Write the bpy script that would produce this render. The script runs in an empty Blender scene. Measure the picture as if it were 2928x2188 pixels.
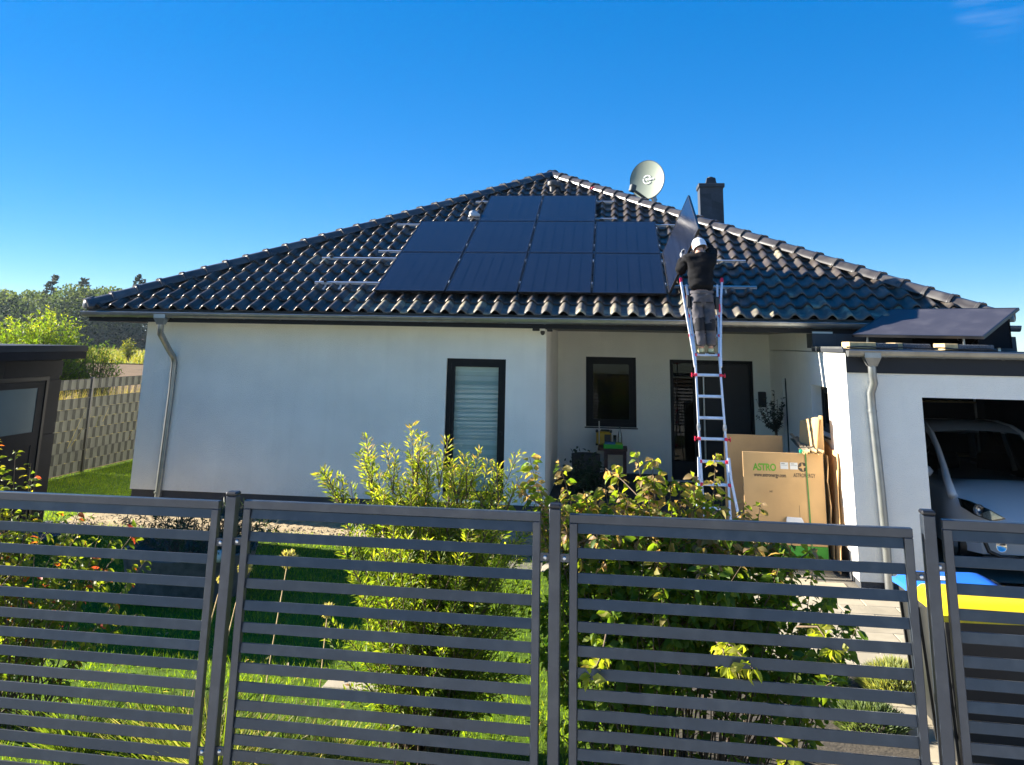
import bpy, bmesh, math, random
import numpy as np
from mathutils import Vector, Matrix

random.seed(7)
rng = np.random.default_rng(7)
R = math.radians
SC = bpy.context.scene
COL = SC.collection

# ------------------------------------------------------------------ camera, sky, sun
cd = bpy.data.cameras.new("camera")
cam = bpy.data.objects.new("camera", cd)
COL.objects.link(cam)
cd.sensor_width = 36.0
cd.sensor_fit = 'HORIZONTAL'
cd.lens = 29.376
cd.shift_y = -0.2183
cd.clip_start = 0.05
cd.clip_end = 3000
_r = Vector((0.99277651, 0.1184649, 0.0189963))
_u = Vector((0.00710501, -0.21610304, 0.97634471))
_f = Vector((-0.11976774, 0.96915713, 0.21538372))
cam.matrix_world = Matrix(((_r.x, _u.x, -_f.x, 8.35859), (_r.y, _u.y, -_f.y, -12.67666),
                           (_r.z, _u.z, -_f.z, 2.37251), (0, 0, 0, 1)))
SC.camera = cam

SUN_EL, SUN_AZ = 24.0, 9.0          # azimuth: degrees behind the -X direction, towards +Y
_a, _e = R(SUN_AZ), R(SUN_EL)
SUN = Vector((-math.cos(_a) * math.cos(_e), math.sin(_a) * math.cos(_e), math.sin(_e)))
w = bpy.data.worlds.new("World")
SC.world = w
w.use_nodes = True
nt = w.node_tree
for n in list(nt.nodes):
    nt.nodes.remove(n)
sky = nt.nodes.new('ShaderNodeTexSky')
sky.sky_type = 'NISHITA'
sky.sun_disc = False
sky.sun_elevation = _e
sky.sun_rotation = math.atan2(SUN.x, SUN.y)
sky.altitude = 0
sky.air_density = 0.7
sky.dust_density = 0.0
sky.ozone_density = 4.0
hsv = nt.nodes.new('ShaderNodeHueSaturation')
hsv.inputs['Saturation'].default_value = 1.30
hsv.inputs['Value'].default_value = 1.0
bg = nt.nodes.new('ShaderNodeBackground')
bg.inputs['Strength'].default_value = 0.062
wo = nt.nodes.new('ShaderNodeOutputWorld')
sep = nt.nodes.new('ShaderNodeSeparateColor'); sep.mode = 'HSV'
cmb = nt.nodes.new('ShaderNodeCombineColor'); cmb.mode = 'HSV'
pw = nt.nodes.new('ShaderNodeMath'); pw.operation = 'POWER'; pw.inputs[1].default_value = 0.45
kk = nt.nodes.new('ShaderNodeMath'); kk.operation = 'MULTIPLY'; kk.inputs[1].default_value = 1.89
nt.links.new(sky.outputs[0], sep.inputs[0])
nt.links.new(sep.outputs[0], cmb.inputs[0]); nt.links.new(sep.outputs[1], cmb.inputs[1])
nt.links.new(sep.outputs[2], pw.inputs[0]); nt.links.new(pw.outputs[0], kk.inputs[0]); nt.links.new(kk.outputs[0], cmb.inputs[2])
nt.links.new(cmb.outputs[0], hsv.inputs['Color'])
tcw = nt.nodes.new('ShaderNodeTexCoord')
def _dot(v):
    n_ = nt.nodes.new('ShaderNodeVectorMath'); n_.operation = 'DOT_PRODUCT'
    nt.links.new(tcw.outputs['Generated'], n_.inputs[0]); n_.inputs[1].default_value = v
    return n_.outputs['Value']
_cd = (_f * 2389.3 + _r * (2840 - 1464) + _u * (454.7 - 12)).normalized()   # where the wisp floats
near = nt.nodes.new('ShaderNodeMapRange'); near.interpolation_type = 'SMOOTHERSTEP'
near.inputs['From Min'].default_value = math.cos(R(2.6)); near.inputs['From Max'].default_value = math.cos(R(0.6))
nt.links.new(_dot(_cd), near.inputs['Value'])
mpw = nt.nodes.new('ShaderNodeMapping'); mpw.inputs['Scale'].default_value = (9, 9, 70); mpw.inputs['Rotation'].default_value = (0, R(-9), 0)
nt.links.new(tcw.outputs['Generated'], mpw.inputs['Vector'])
nzw = nt.nodes.new('ShaderNodeTexNoise'); nzw.inputs['Scale'].default_value = 1.6; nzw.inputs['Detail'].default_value = 6
nt.links.new(mpw.outputs[0], nzw.inputs['Vector'])
rw = nt.nodes.new('ShaderNodeMapRange'); rw.inputs['From Min'].default_value = 0.42; rw.inputs['From Max'].default_value = 0.72
nt.links.new(nzw.outputs['Fac'], rw.inputs['Value'])
mw = nt.nodes.new('ShaderNodeMath'); mw.operation = 'MULTIPLY'
nt.links.new(near.outputs[0], mw.inputs[0]); nt.links.new(rw.outputs[0], mw.inputs[1])
cw = nt.nodes.new('ShaderNodeMix'); cw.data_type = 'RGBA'
mw2 = nt.nodes.new('ShaderNodeMath'); mw2.operation = 'MULTIPLY'; mw2.inputs[1].default_value = 0.12
nt.links.new(mw.outputs[0], mw2.inputs[0])
nt.links.new(mw2.outputs[0], cw.inputs['Factor']); nt.links.new(hsv.outputs[0], cw.inputs['A']); cw.inputs['B'].default_value = (2.6, 3.4, 4.4, 1)
nt.links.new(cw.outputs['Result'], bg.inputs['Color'])
nt.links.new(bg.outputs[0], wo.inputs[0])

sd = bpy.data.lights.new("sun", 'SUN')
sd.energy = 5.0
sd.angle = R(0.5)
sd.color = (1.0, 0.93, 0.82)
sun = bpy.data.objects.new("sun", sd)
COL.objects.link(sun)
sun.rotation_euler = (-SUN).to_track_quat('-Z', 'Y').to_euler()

SC.view_settings.view_transform = 'Standard'
SC.view_settings.look = 'None'
SC.view_settings.gamma = 1.0
SC.view_settings.use_curve_mapping = False
SC.view_settings.exposure = 2.05
SC.render.engine = 'CYCLES'
SC.cycles.max_bounces = 8
SC.cycles.transparent_max_bounces = 12
SC.cycles.sample_clamp_indirect = 6.0
try:
    SC.cycles.use_denoising = True
except Exception:
    pass

# ------------------------------------------------------------------ materials
def mat(name, color, rough=0.6, metal=0.0, var=0.0, vscale=8.0, bump=0.0, bscale=60.0, spec=0.5,
        stain=None, stain_scale=2.0, stain_amt=0.5, coat=0.0, detail=4.0, objvar=0.0, streak=None, stint=None):
    m = bpy.data.materials.new(name)
    m.use_nodes = True
    t = m.node_tree
    b = t.nodes['Principled BSDF']
    c = (*color, 1.0)
    b.inputs['Base Color'].default_value = c
    b.inputs['Roughness'].default_value = rough
    b.inputs['Metallic'].default_value = metal
    b.inputs['Specular IOR Level'].default_value = spec
    if stint: b.inputs['Specular Tint'].default_value = (*stint, 1)
    if coat:
        b.inputs['Coat Weight'].default_value = coat
        b.inputs['Coat Roughness'].default_value = 0.08
    tc = t.nodes.new('ShaderNodeTexCoord')
    col = None
    if var > 0:
        nz = t.nodes.new('ShaderNodeTexNoise')
        nz.inputs['Scale'].default_value = vscale
        nz.inputs['Detail'].default_value = detail
        t.links.new(tc.outputs['Object'], nz.inputs['Vector'])
        rp = t.nodes.new('ShaderNodeValToRGB')
        rp.color_ramp.elements[0].position = 0.3
        rp.color_ramp.elements[1].position = 0.7
        rp.color_ramp.elements[0].color = (*[max(0, x * (1 - var)) for x in color], 1)
        rp.color_ramp.elements[1].color = (*[min(1, x * (1 + var)) for x in color], 1)
        t.links.new(nz.outputs['Fac'], rp.inputs[0])
        col = rp.outputs[0]
    if stain is not None:
        nz2 = t.nodes.new('ShaderNodeTexNoise')
        nz2.inputs['Scale'].default_value = stain_scale
        nz2.inputs['Detail'].default_value = 6
        t.links.new(tc.outputs['Object'], nz2.inputs['Vector'])
        rp2 = t.nodes.new('ShaderNodeValToRGB')
        rp2.color_ramp.elements[0].position = 0.5
        rp2.color_ramp.elements[1].position = 0.72
        rp2.color_ramp.elements[0].color = (0, 0, 0, 1)
        rp2.color_ramp.elements[1].color = (stain_amt,) * 3 + (1,)
        t.links.new(nz2.outputs['Fac'], rp2.inputs[0])
        mx = t.nodes.new('ShaderNodeMix')
        mx.data_type = 'RGBA'
        t.links.new(rp2.outputs[0], mx.inputs['Factor'])
        if col is None:
            mx.inputs['A'].default_value = c
        else:
            t.links.new(col, mx.inputs['A'])
        mx.inputs['B'].default_value = (*stain, 1)
        col = mx.outputs['Result']
    if streak is not None:                       # rain streaks and splash dirt, long in z
        mp = t.nodes.new('ShaderNodeMapping')
        mp.inputs['Scale'].default_value = (7.0, 7.0, 0.45)
        t.links.new(tc.outputs['Object'], mp.inputs['Vector'])
        n3 = t.nodes.new('ShaderNodeTexNoise')
        n3.inputs['Scale'].default_value = 1.0
        n3.inputs['Detail'].default_value = 7
        t.links.new(mp.outputs[0], n3.inputs['Vector'])
        r3 = t.nodes.new('ShaderNodeValToRGB')
        r3.color_ramp.elements[0].position = 0.52
        r3.color_ramp.elements[1].position = 0.80
        r3.color_ramp.elements[0].color = (0, 0, 0, 1)
        r3.color_ramp.elements[1].color = (0.13,) * 3 + (1,)
        t.links.new(n3.outputs['Fac'], r3.inputs[0])
        n4 = t.nodes.new('ShaderNodeTexNoise')
        n4.inputs['Scale'].default_value = 26
        n4.inputs['Detail'].default_value = 6
        t.links.new(tc.outputs['Object'], n4.inputs['Vector'])
        sx = t.nodes.new('ShaderNodeSeparateXYZ')
        t.links.new(tc.outputs['Object'], sx.inputs[0])
        mz = t.nodes.new('ShaderNodeMapRange')
        mz.inputs['From Min'].default_value = 0.35
        mz.inputs['From Max'].default_value = 0.75
        mz.inputs['To Min'].default_value = 0.5
        mz.inputs['To Max'].default_value = 0.0
        t.links.new(sx.outputs['Z'], mz.inputs['Value'])
        ml4 = t.nodes.new('ShaderNodeMath'); ml4.operation = 'MULTIPLY'
        t.links.new(mz.outputs[0], ml4.inputs[0]); t.links.new(n4.outputs['Fac'], ml4.inputs[1])
        ad = t.nodes.new('ShaderNodeMath'); ad.operation = 'ADD'; ad.use_clamp = True
        t.links.new(r3.outputs[0], ad.inputs[0]); t.links.new(ml4.outputs[0], ad.inputs[1])
        m3 = t.nodes.new('ShaderNodeMix'); m3.data_type = 'RGBA'
        t.links.new(ad.outputs[0], m3.inputs['Factor'])
        t.links.new(col, m3.inputs['A'])
        m3.inputs['B'].default_value = (*streak, 1)
        col = m3.outputs['Result']
    if objvar > 0:
        oi = t.nodes.new('ShaderNodeObjectInfo')
        mr = t.nodes.new('ShaderNodeMapRange')
        mr.inputs['To Min'].default_value = 1 - objvar
        mr.inputs['To Max'].default_value = 1 + objvar
        t.links.new(oi.outputs['Random'], mr.inputs['Value'])
        hv = t.nodes.new('ShaderNodeHueSaturation')
        t.links.new(mr.outputs[0], hv.inputs['Value'])
        if col is None: hv.inputs['Color'].default_value = c
        else: t.links.new(col, hv.inputs['Color'])
        col = hv.outputs[0]
        va = t.nodes.new('ShaderNodeVectorMath'); va.operation = 'ADD'
        mr2 = t.nodes.new('ShaderNodeMapRange'); mr2.inputs['To Max'].default_value = 50
        t.links.new(oi.outputs['Random'], mr2.inputs['Value'])
        t.links.new(tc.outputs['Object'], va.inputs[0]); t.links.new(mr2.outputs[0], va.inputs[1])
        for nd in t.nodes:
            if nd.type == 'TEX_NOISE':
                t.links.new(va.outputs[0], nd.inputs['Vector'])
    if col is not None:
        t.links.new(col, b.inputs['Base Color'])
    if bump > 0:
        nb = t.nodes.new('ShaderNodeTexNoise')
        nb.inputs['Scale'].default_value = bscale
        nb.inputs['Detail'].default_value = 3
        t.links.new(tc.outputs['Object'], nb.inputs['Vector'])
        bp = t.nodes.new('ShaderNodeBump')
        bp.inputs['Strength'].default_value = min(1, bump)
        bp.inputs['Distance'].default_value = 0.01
        t.links.new(nb.outputs['Fac'], bp.inputs['Height'])
        t.links.new(bp.outputs[0], b.inputs['Normal'])
    return m


def leafmat(name, ramp, trans=0.45, rough=0.5, tgain=1.0):
    """leaf colours run along a ramp by the leaf's own tint attribute; light shines through"""
    m = bpy.data.materials.new(name)
    m.use_nodes = True
    t = m.node_tree
    b = t.nodes['Principled BSDF']
    out = t.nodes['Material Output']
    at = t.nodes.new('ShaderNodeAttribute')
    at.attribute_name = 'tint'
    rp = t.nodes.new('ShaderNodeValToRGB')
    els = rp.color_ramp.elements
    while len(els) > 2:
        els.remove(els[-1])
    els[0].position, els[0].color = ramp[0][0], (*ramp[0][1], 1)
    els[1].position, els[1].color = ramp[-1][0], (*ramp[-1][1], 1)
    for p, c in ramp[1:-1]:
        e = els.new(p)
        e.color = (*c, 1)
    t.links.new(at.outputs['Fac'], rp.inputs[0])
    t.links.new(rp.outputs[0], b.inputs['Base Color'])
    b.inputs['Roughness'].default_value = rough
    b.inputs['Specular IOR Level'].default_value = 0.35
    tr = t.nodes.new('ShaderNodeBsdfTranslucent')
    g = t.nodes.new('ShaderNodeMix')
    g.data_type = 'RGBA'
    g.blend_type = 'MULTIPLY'
    g.inputs['Factor'].default_value = 1.0
    t.links.new(rp.outputs[0], g.inputs['A'])
    g.inputs['B'].default_value = (tgain * 1.5, tgain * 1.45, tgain * 0.6, 1)
    t.links.new(g.outputs['Result'], tr.inputs['Color'])
    mx = t.nodes.new('ShaderNodeMixShader')
    mx.inputs[0].default_value = trans
    t.links.new(b.outputs[0], mx.inputs[1])
    t.links.new(tr.outputs[0], mx.inputs[2])
    t.links.new(mx.outputs[0], out.inputs[0])
    return m


def glassmat(name, tint=(1, 1, 1), refl=1.0, clear=1.0):
    m = bpy.data.materials.new(name)
    m.use_nodes = True
    t = m.node_tree
    out = t.nodes['Material Output']
    t.nodes.remove(t.nodes['Principled BSDF'])
    tr = t.nodes.new('ShaderNodeBsdfTransparent')
    tr.inputs[0].default_value = (*[clear * x for x in tint], 1)
    gl = t.nodes.new('ShaderNodeBsdfGlossy')
    gl.inputs['Roughness'].default_value = 0.01
    fr = t.nodes.new('ShaderNodeFresnel')
    fr.inputs[0].default_value = 1.6
    ml = t.nodes.new('ShaderNodeMath')
    ml.operation = 'MULTIPLY'
    ml.inputs[1].default_value = refl
    ml.use_clamp = True
    mx = t.nodes.new('ShaderNodeMixShader')
    t.links.new(fr.outputs[0], ml.inputs[0])
    t.links.new(ml.outputs[0], mx.inputs[0])
    t.links.new(tr.outputs[0], mx.inputs[1])
    t.links.new(gl.outputs[0], mx.inputs[2])
    t.links.new(mx.outputs[0], out.inputs[0])
    return m


M = {}
M['plaster'] = mat('white plaster', (0.87, 0.85, 0.77), 0.9, var=0.04, vscale=2.2, bump=0.9, bscale=75, spec=0.2, stain=(0.70, 0.70, 0.66), stain_scale=0.8, stain_amt=0.35, streak=(0.60, 0.58, 0.50))
M['plinth'] = mat('grey plinth plaster', (0.062, 0.064, 0.068), 0.9, var=0.3, vscale=120, bump=0.6, bscale=150, spec=0.2)
M['anth'] = mat('anthracite cladding', (0.020, 0.023, 0.029), 0.6, var=0.1, vscale=3, spec=0.25)
M['anthsheet'] = mat('anthracite sheet metal', (0.05, 0.055, 0.062), 0.45, metal=0.3, var=0.12, vscale=2, spec=0.4)
M['frame'] = mat('dark window frame', (0.009, 0.009, 0.010), 0.5, var=0.1, vscale=5, spec=0.2)
M['door'] = mat('dark door leaf', (0.010, 0.009, 0.011), 0.5, var=0.15, vscale=4)
M['zinc'] = mat('weathered zinc', (0.29, 0.30, 0.295), 0.36, metal=0.75, var=0.14, vscale=7, bump=0.05, bscale=30, stain=(0.25, 0.26, 0.24), stain_scale=5, stain_amt=0.5)
M['tile'] = mat('anthracite roof tile', (0.052, 0.043, 0.037), 0.33, var=0.35, vscale=3.2, bump=0.10, bscale=40, stint=(1.0, 0.84, 0.68), spec=0.30, stain=(0.13, 0.12, 0.10), stain_scale=4.5, stain_amt=0.6, objvar=0.3)
M['tileold'] = mat('lichened anthracite roof tile', (0.10, 0.088, 0.070), 0.6, var=0.4, vscale=7, bump=0.25, bscale=50, spec=0.5, stain=(0.40, 0.35, 0.21), stain_scale=4.5, stain_amt=0.85, objvar=0.25)
M['hip'] = mat('hip cap tile', (0.056, 0.050, 0.047), 0.30, var=0.3, vscale=4, bump=0.08, bscale=40, spec=0.6, stain=(0.18, 0.17, 0.15), stain_scale=3, stain_amt=0.45, objvar=0.2)
M['under'] = mat('roof underlay', (0.02, 0.02, 0.02), 0.9)
M['pvframe'] = mat('black panel frame', (0.012, 0.012, 0.014), 0.35, metal=0.4, var=0.1, vscale=5)
M['alu'] = mat('bare aluminium', (0.62, 0.63, 0.65), 0.32, metal=0.85, var=0.08, vscale=10, bump=0.03, bscale=30)
M['ladder'] = mat('ladder aluminium', (0.74, 0.76, 0.80), 0.42, metal=0.35, var=0.08, vscale=12)
M['red'] = mat('red plastic', (0.62, 0.012, 0.055), 0.4, var=0.1, vscale=20)
M['chim'] = mat('chimney slate', (0.030, 0.034, 0.042), 0.55, objvar=0.35, var=0.25, vscale=6, bump=0.2, bscale=40)
M['dish'] = mat('grey green dish', (0.25, 0.285, 0.225), 0.5, var=0.05, vscale=2, spec=0.4)
M['dishback'] = mat('dark dish rim', (0.05, 0.06, 0.06), 0.5, var=0.1)
M['white'] = mat('white plastic', (0.78, 0.78, 0.77), 0.45, var=0.03, vscale=4)
M['black'] = mat('black plastic', (0.012, 0.012, 0.013), 0.4, var=0.15, vscale=9)
M['card'] = mat('brown cardboard', (0.62, 0.39, 0.18), 0.85, var=0.07, vscale=3.5, bump=0.12, bscale=30, spec=0.2, stain=(0.54, 0.33, 0.15), stain_scale=2.2, stain_amt=0.45)
M['cardedge'] = mat('torn pale cardboard', (0.55, 0.40, 0.20), 0.9, var=0.2, vscale=14, bump=0.3, bscale=50, spec=0.2)
M['cardpaper'] = mat('grey card strips', (0.20, 0.17, 0.12), 0.9, var=0.3, vscale=25, bump=0.3, bscale=60, spec=0.2)
M['printgreen'] = mat('green print', (0.16, 0.40, 0.03), 0.7)
M['printgrey'] = mat('dark print', (0.085, 0.062, 0.042), 0.8)
M['greenband'] = mat('green carton base', (0.06, 0.33, 0.03), 0.7, var=0.1, vscale=6)
M['strap'] = mat('green strap', (0.11, 0.26, 0.06), 0.5, var=0.1, vscale=20)
M['teal'] = mat('teal clip', (0.01, 0.42, 0.22), 0.4)
M['paper'] = mat('white paper', (0.75, 0.74, 0.70), 0.8, var=0.05, vscale=8)
M['wood'] = mat('pallet wood', (0.38, 0.27, 0.14), 0.85, var=0.25, vscale=12, bump=0.3, bscale=40, spec=0.2)
M['brownwood'] = mat('red brown table wood', (0.085, 0.035, 0.025), 0.6, var=0.3, vscale=15)
M['fence'] = mat('anthracite fence coating', (0.026, 0.034, 0.047), 0.30, var=0.12, vscale=14, bump=0.06, bscale=300, spec=0.65, metal=0.12, stain=(0.08, 0.085, 0.085), stain_scale=7, stain_amt=0.35, objvar=0.12)
M['steel'] = mat('galvanised bolt', (0.55, 0.56, 0.57), 0.35, metal=0.8)
M['shed'] = mat('shed cladding board', (0.010, 0.0105, 0.014), 0.7, var=0.15, vscale=4, spec=0.12)
M['frost'] = mat('frosted glass', (0.07, 0.11, 0.115), 0.25, var=0.05, vscale=2, spec=0.6)
M['screen'] = mat('grey privacy strip', (0.085, 0.088, 0.073), 0.6, objvar=0.12, var=0.13, vscale=6, spec=0.35)
M['wire'] = mat('dark fence wire', (0.03, 0.031, 0.028), 0.6)
M['paver'] = mat('sand coloured concrete paver', (0.36, 0.31, 0.22), 0.9, var=0.12, vscale=5, bump=0.25, bscale=140, spec=0.2, stain=(0.26, 0.23, 0.17), stain_scale=1.5, stain_amt=0.5, objvar=0.1)
M['joint'] = mat('dark joint sand', (0.13, 0.115, 0.09), 0.95, var=0.2, vscale=60)
M['sand'] = mat('sandy soil', (0.36, 0.28, 0.17), 0.95, var=0.25, vscale=7, bump=0.8, bscale=35, spec=0.1, stain=(0.2, 0.18, 0.11), stain_scale=3, stain_amt=0.6)
M['gravel'] = mat('dark gravel', (0.11, 0.115, 0.125), 0.9, var=0.5, vscale=60, bump=1.0, bscale=60)
M['soil'] = mat('dark garden soil', (0.05, 0.040, 0.027), 0.95, var=0.4, vscale=12, bump=0.8, bscale=40)
M['lawn'] = mat('lawn ground', (0.065, 0.11, 0.010), 0.95, var=0.35, vscale=9, bump=0.6, bscale=80, spec=0.1)
M['field'] = mat('harvested field soil', (0.15, 0.10, 0.055), 0.95, var=0.25, vscale=0.9, bump=0.6, bscale=6, spec=0.1, detail=8)
M['meadow'] = mat('meadow ground', (0.20, 0.21, 0.05), 0.95, var=0.3, vscale=0.5, bump=0.5, bscale=4, spec=0.1)
M['bouncestreet'] = mat('pale light bouncing street', (0.54, 0.52, 0.47), 0.9, var=0.2, vscale=40, bump=0.4, bscale=150)  # street out of view, made pale to bounce sunlight onto the house front
M['bark'] = mat('bark', (0.075, 0.052, 0.035), 0.9, var=0.3, vscale=20, bump=0.5, bscale=60)
M['twig'] = mat('young twig', (0.12, 0.08, 0.045), 0.8, var=0.3, vscale=20)
M['pot'] = mat('dark cast planter', (0.085, 0.080, 0.078), 0.75, var=0.4, vscale=10, bump=0.4, bscale=30, stain=(0.10, 0.09, 0.09), stain_scale=5, stain_amt=0.5)
M['yellow'] = mat('yellow bin lid', (0.80, 0.56, 0.006), 0.42, var=0.04, vscale=6, bump=0.04, bscale=12)
M['blue'] = mat('blue bin lid', (0.018, 0.15, 0.58), 0.38, var=0.06, vscale=6, bump=0.04, bscale=12)
M['bin'] = mat('dark bin plastic', (0.018, 0.019, 0.019), 0.4, var=0.15, vscale=10, bump=0.06, bscale=40)
M['bingrey'] = mat('light grey bin plastic', (0.22, 0.22, 0.19), 0.5, var=0.1, vscale=10)  # lighter grey plastic for the rim of the blue lidded bin
M['carpaint'] = mat('white car paint', (0.74, 0.74, 0.74), 0.25, var=0.01, vscale=2, coat=0.7)
M['chrome'] = mat('lamp reflector', (0.75, 0.76, 0.78), 0.15, metal=0.9, var=0.15, vscale=30)
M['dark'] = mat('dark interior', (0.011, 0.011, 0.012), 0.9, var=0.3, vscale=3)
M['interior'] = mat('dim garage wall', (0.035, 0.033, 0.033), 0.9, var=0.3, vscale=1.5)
M['blind'] = mat('pale window blind', (0.60, 0.66, 0.63), 0.8, var=0.04, vscale=4)
M['blind2'] = mat('sheer window blind', (0.48, 0.55, 0.52), 0.8, var=0.06, vscale=4)
M['glass'] = glassmat('window glass', (0.93, 0.97, 0.96), 0.5)
M['darkglass'] = glassmat('dark window glass', (0.40, 0.45, 0.43), 0.4)
M['carglass'] = glassmat('car glass', (0.35, 0.38, 0.38), 1.2)
M['bottleglass'] = glassmat('clear bottle glass', (0.8, 0.88, 0.86), 2.0)
M['toolyellow'] = mat('yellow tool case', (0.55, 0.33, 0.012), 0.5, var=0.1, vscale=10)
M['greenbox'] = mat('bright green crate', (0.03, 0.46, 0.02), 0.5, var=0.05, vscale=10)
M['boxblue'] = mat('blue packet', (0.03, 0.14, 0.33), 0.6, var=0.1, vscale=10)
M['boxlime'] = mat('lime packet', (0.28, 0.42, 0.02), 0.6, var=0.1, vscale=10)
M['basket'] = mat('dark basket', (0.03, 0.032, 0.03), 0.8, var=0.4, vscale=30, bump=0.6, bscale=40)
M['cloth'] = mat('white cloth', (0.5, 0.5, 0.5), 0.8, var=0.05, vscale=12, bump=0.3, bscale=30)
M['skin'] = mat('skin', (0.50, 0.27, 0.19), 0.55, var=0.08, vscale=15)
M['sweater'] = mat('black sweater', (0.008, 0.008, 0.009), 0.95, var=0.3, vscale=9, bump=0.5, bscale=14, spec=0.15)
M['trouser'] = mat('grey work trousers', (0.085, 0.08, 0.088), 0.9, var=0.2, vscale=9, bump=0.6, bscale=18, spec=0.2)
M['trouserblack'] = mat('black trouser patch', (0.022, 0.022, 0.025), 0.9, var=0.2, vscale=12, bump=0.4, bscale=20, spec=0.2)
M['cap'] = mat('white cap', (0.74, 0.76, 0.80), 0.8, var=0.03, vscale=10, bump=0.2, bscale=20)
M['glove'] = mat('pale grey glove', (0.33, 0.34, 0.36), 0.85, var=0.15, vscale=25)
M['shoe'] = mat('pale yellow shoe', (0.66, 0.62, 0.34), 0.7, var=0.1, vscale=20)
M['sole'] = mat('dark shoe sole', (0.06, 0.05, 0.035), 0.8)
M['hair'] = mat('brown hair', (0.05, 0.03, 0.02), 0.8)
M['stone'] = mat('pale boulder', (0.55, 0.55, 0.50), 0.9, var=0.15, vscale=8, bump=0.5, bscale=20)
M['matt'] = mat('matt black board', (0.010, 0.010, 0.011), 0.95, spec=0.1)
M['soffit'] = mat('grey brown soffit board', (0.26, 0.24, 0.20), 0.8, var=0.1, vscale=5)
M['vent'] = mat('roof vent plastic', (0.05, 0.048, 0.048), 0.5, var=0.2, vscale=8)

L = {}
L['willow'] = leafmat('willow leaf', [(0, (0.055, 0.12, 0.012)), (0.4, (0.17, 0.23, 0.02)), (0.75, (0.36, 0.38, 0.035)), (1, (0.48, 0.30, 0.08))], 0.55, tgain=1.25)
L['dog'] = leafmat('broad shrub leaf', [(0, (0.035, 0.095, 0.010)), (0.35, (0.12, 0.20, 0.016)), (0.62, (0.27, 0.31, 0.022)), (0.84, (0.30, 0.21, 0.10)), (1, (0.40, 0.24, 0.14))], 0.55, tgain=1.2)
L['left'] = leafmat('autumn shrub leaf', [(0, (0.03, 0.08, 0.012)), (0.5, (0.17, 0.21, 0.02)), (0.78, (0.38, 0.30, 0.03)), (0.92, (0.55, 0.09, 0.03)), (1, (0.20, 0.03, 0.04))], 0.55, tgain=1.2)
L['grass'] = leafmat('lawn grass', [(0, (0.05, 0.11, 0.004)), (0.6, (0.19, 0.28, 0.005)), (1, (0.38, 0.38, 0.03))], 0.55, 0.6, tgain=1.35)
L['tuft'] = leafmat('ornamental grass', [(0, (0.05, 0.10, 0.012)), (0.55, (0.16, 0.22, 0.025)), (1, (0.50, 0.42, 0.20))], 0.45, 0.6)
L['weed'] = leafmat('meadow grass', [(0, (0.12, 0.17, 0.015)), (0.5, (0.32, 0.29, 0.035)), (1, (0.52, 0.40, 0.17))], 0.4, 0.7)
L['forest'] = leafmat('forest foliage', [(0, (0.045, 0.075, 0.042)), (0.6, (0.085, 0.125, 0.048)), (1, (0.17, 0.21, 0.06))], 0.4, 0.8, 0.8)
L['pine'] = leafmat('pine needles', [(0, (0.03, 0.052, 0.025)), (1, (0.06, 0.08, 0.035))], 0.2, 0.8, 0.6)
L['bigshrub'] = leafmat('tall willow leaf', [(0, (0.05, 0.12, 0.014)), (0.6, (0.15, 0.23, 0.018)), (1, (0.40, 0.38, 0.03))], 0.55, tgain=1.3)
L['olive'] = leafmat('olive leaf', [(0, (0.02, 0.03, 0.02)), (1, (0.05, 0.06, 0.04))], 0.2)
L['potplant'] = leafmat('dark narrow leaf', [(0, (0.012, 0.028, 0.012)), (1, (0.05, 0.08, 0.03))], 0.25)
L['lavender'] = leafmat('grey green leaf', [(0, (0.10, 0.15, 0.06)), (0.6, (0.24, 0.29, 0.14)), (1, (0.44, 0.42, 0.12))], 0.4)

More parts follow.
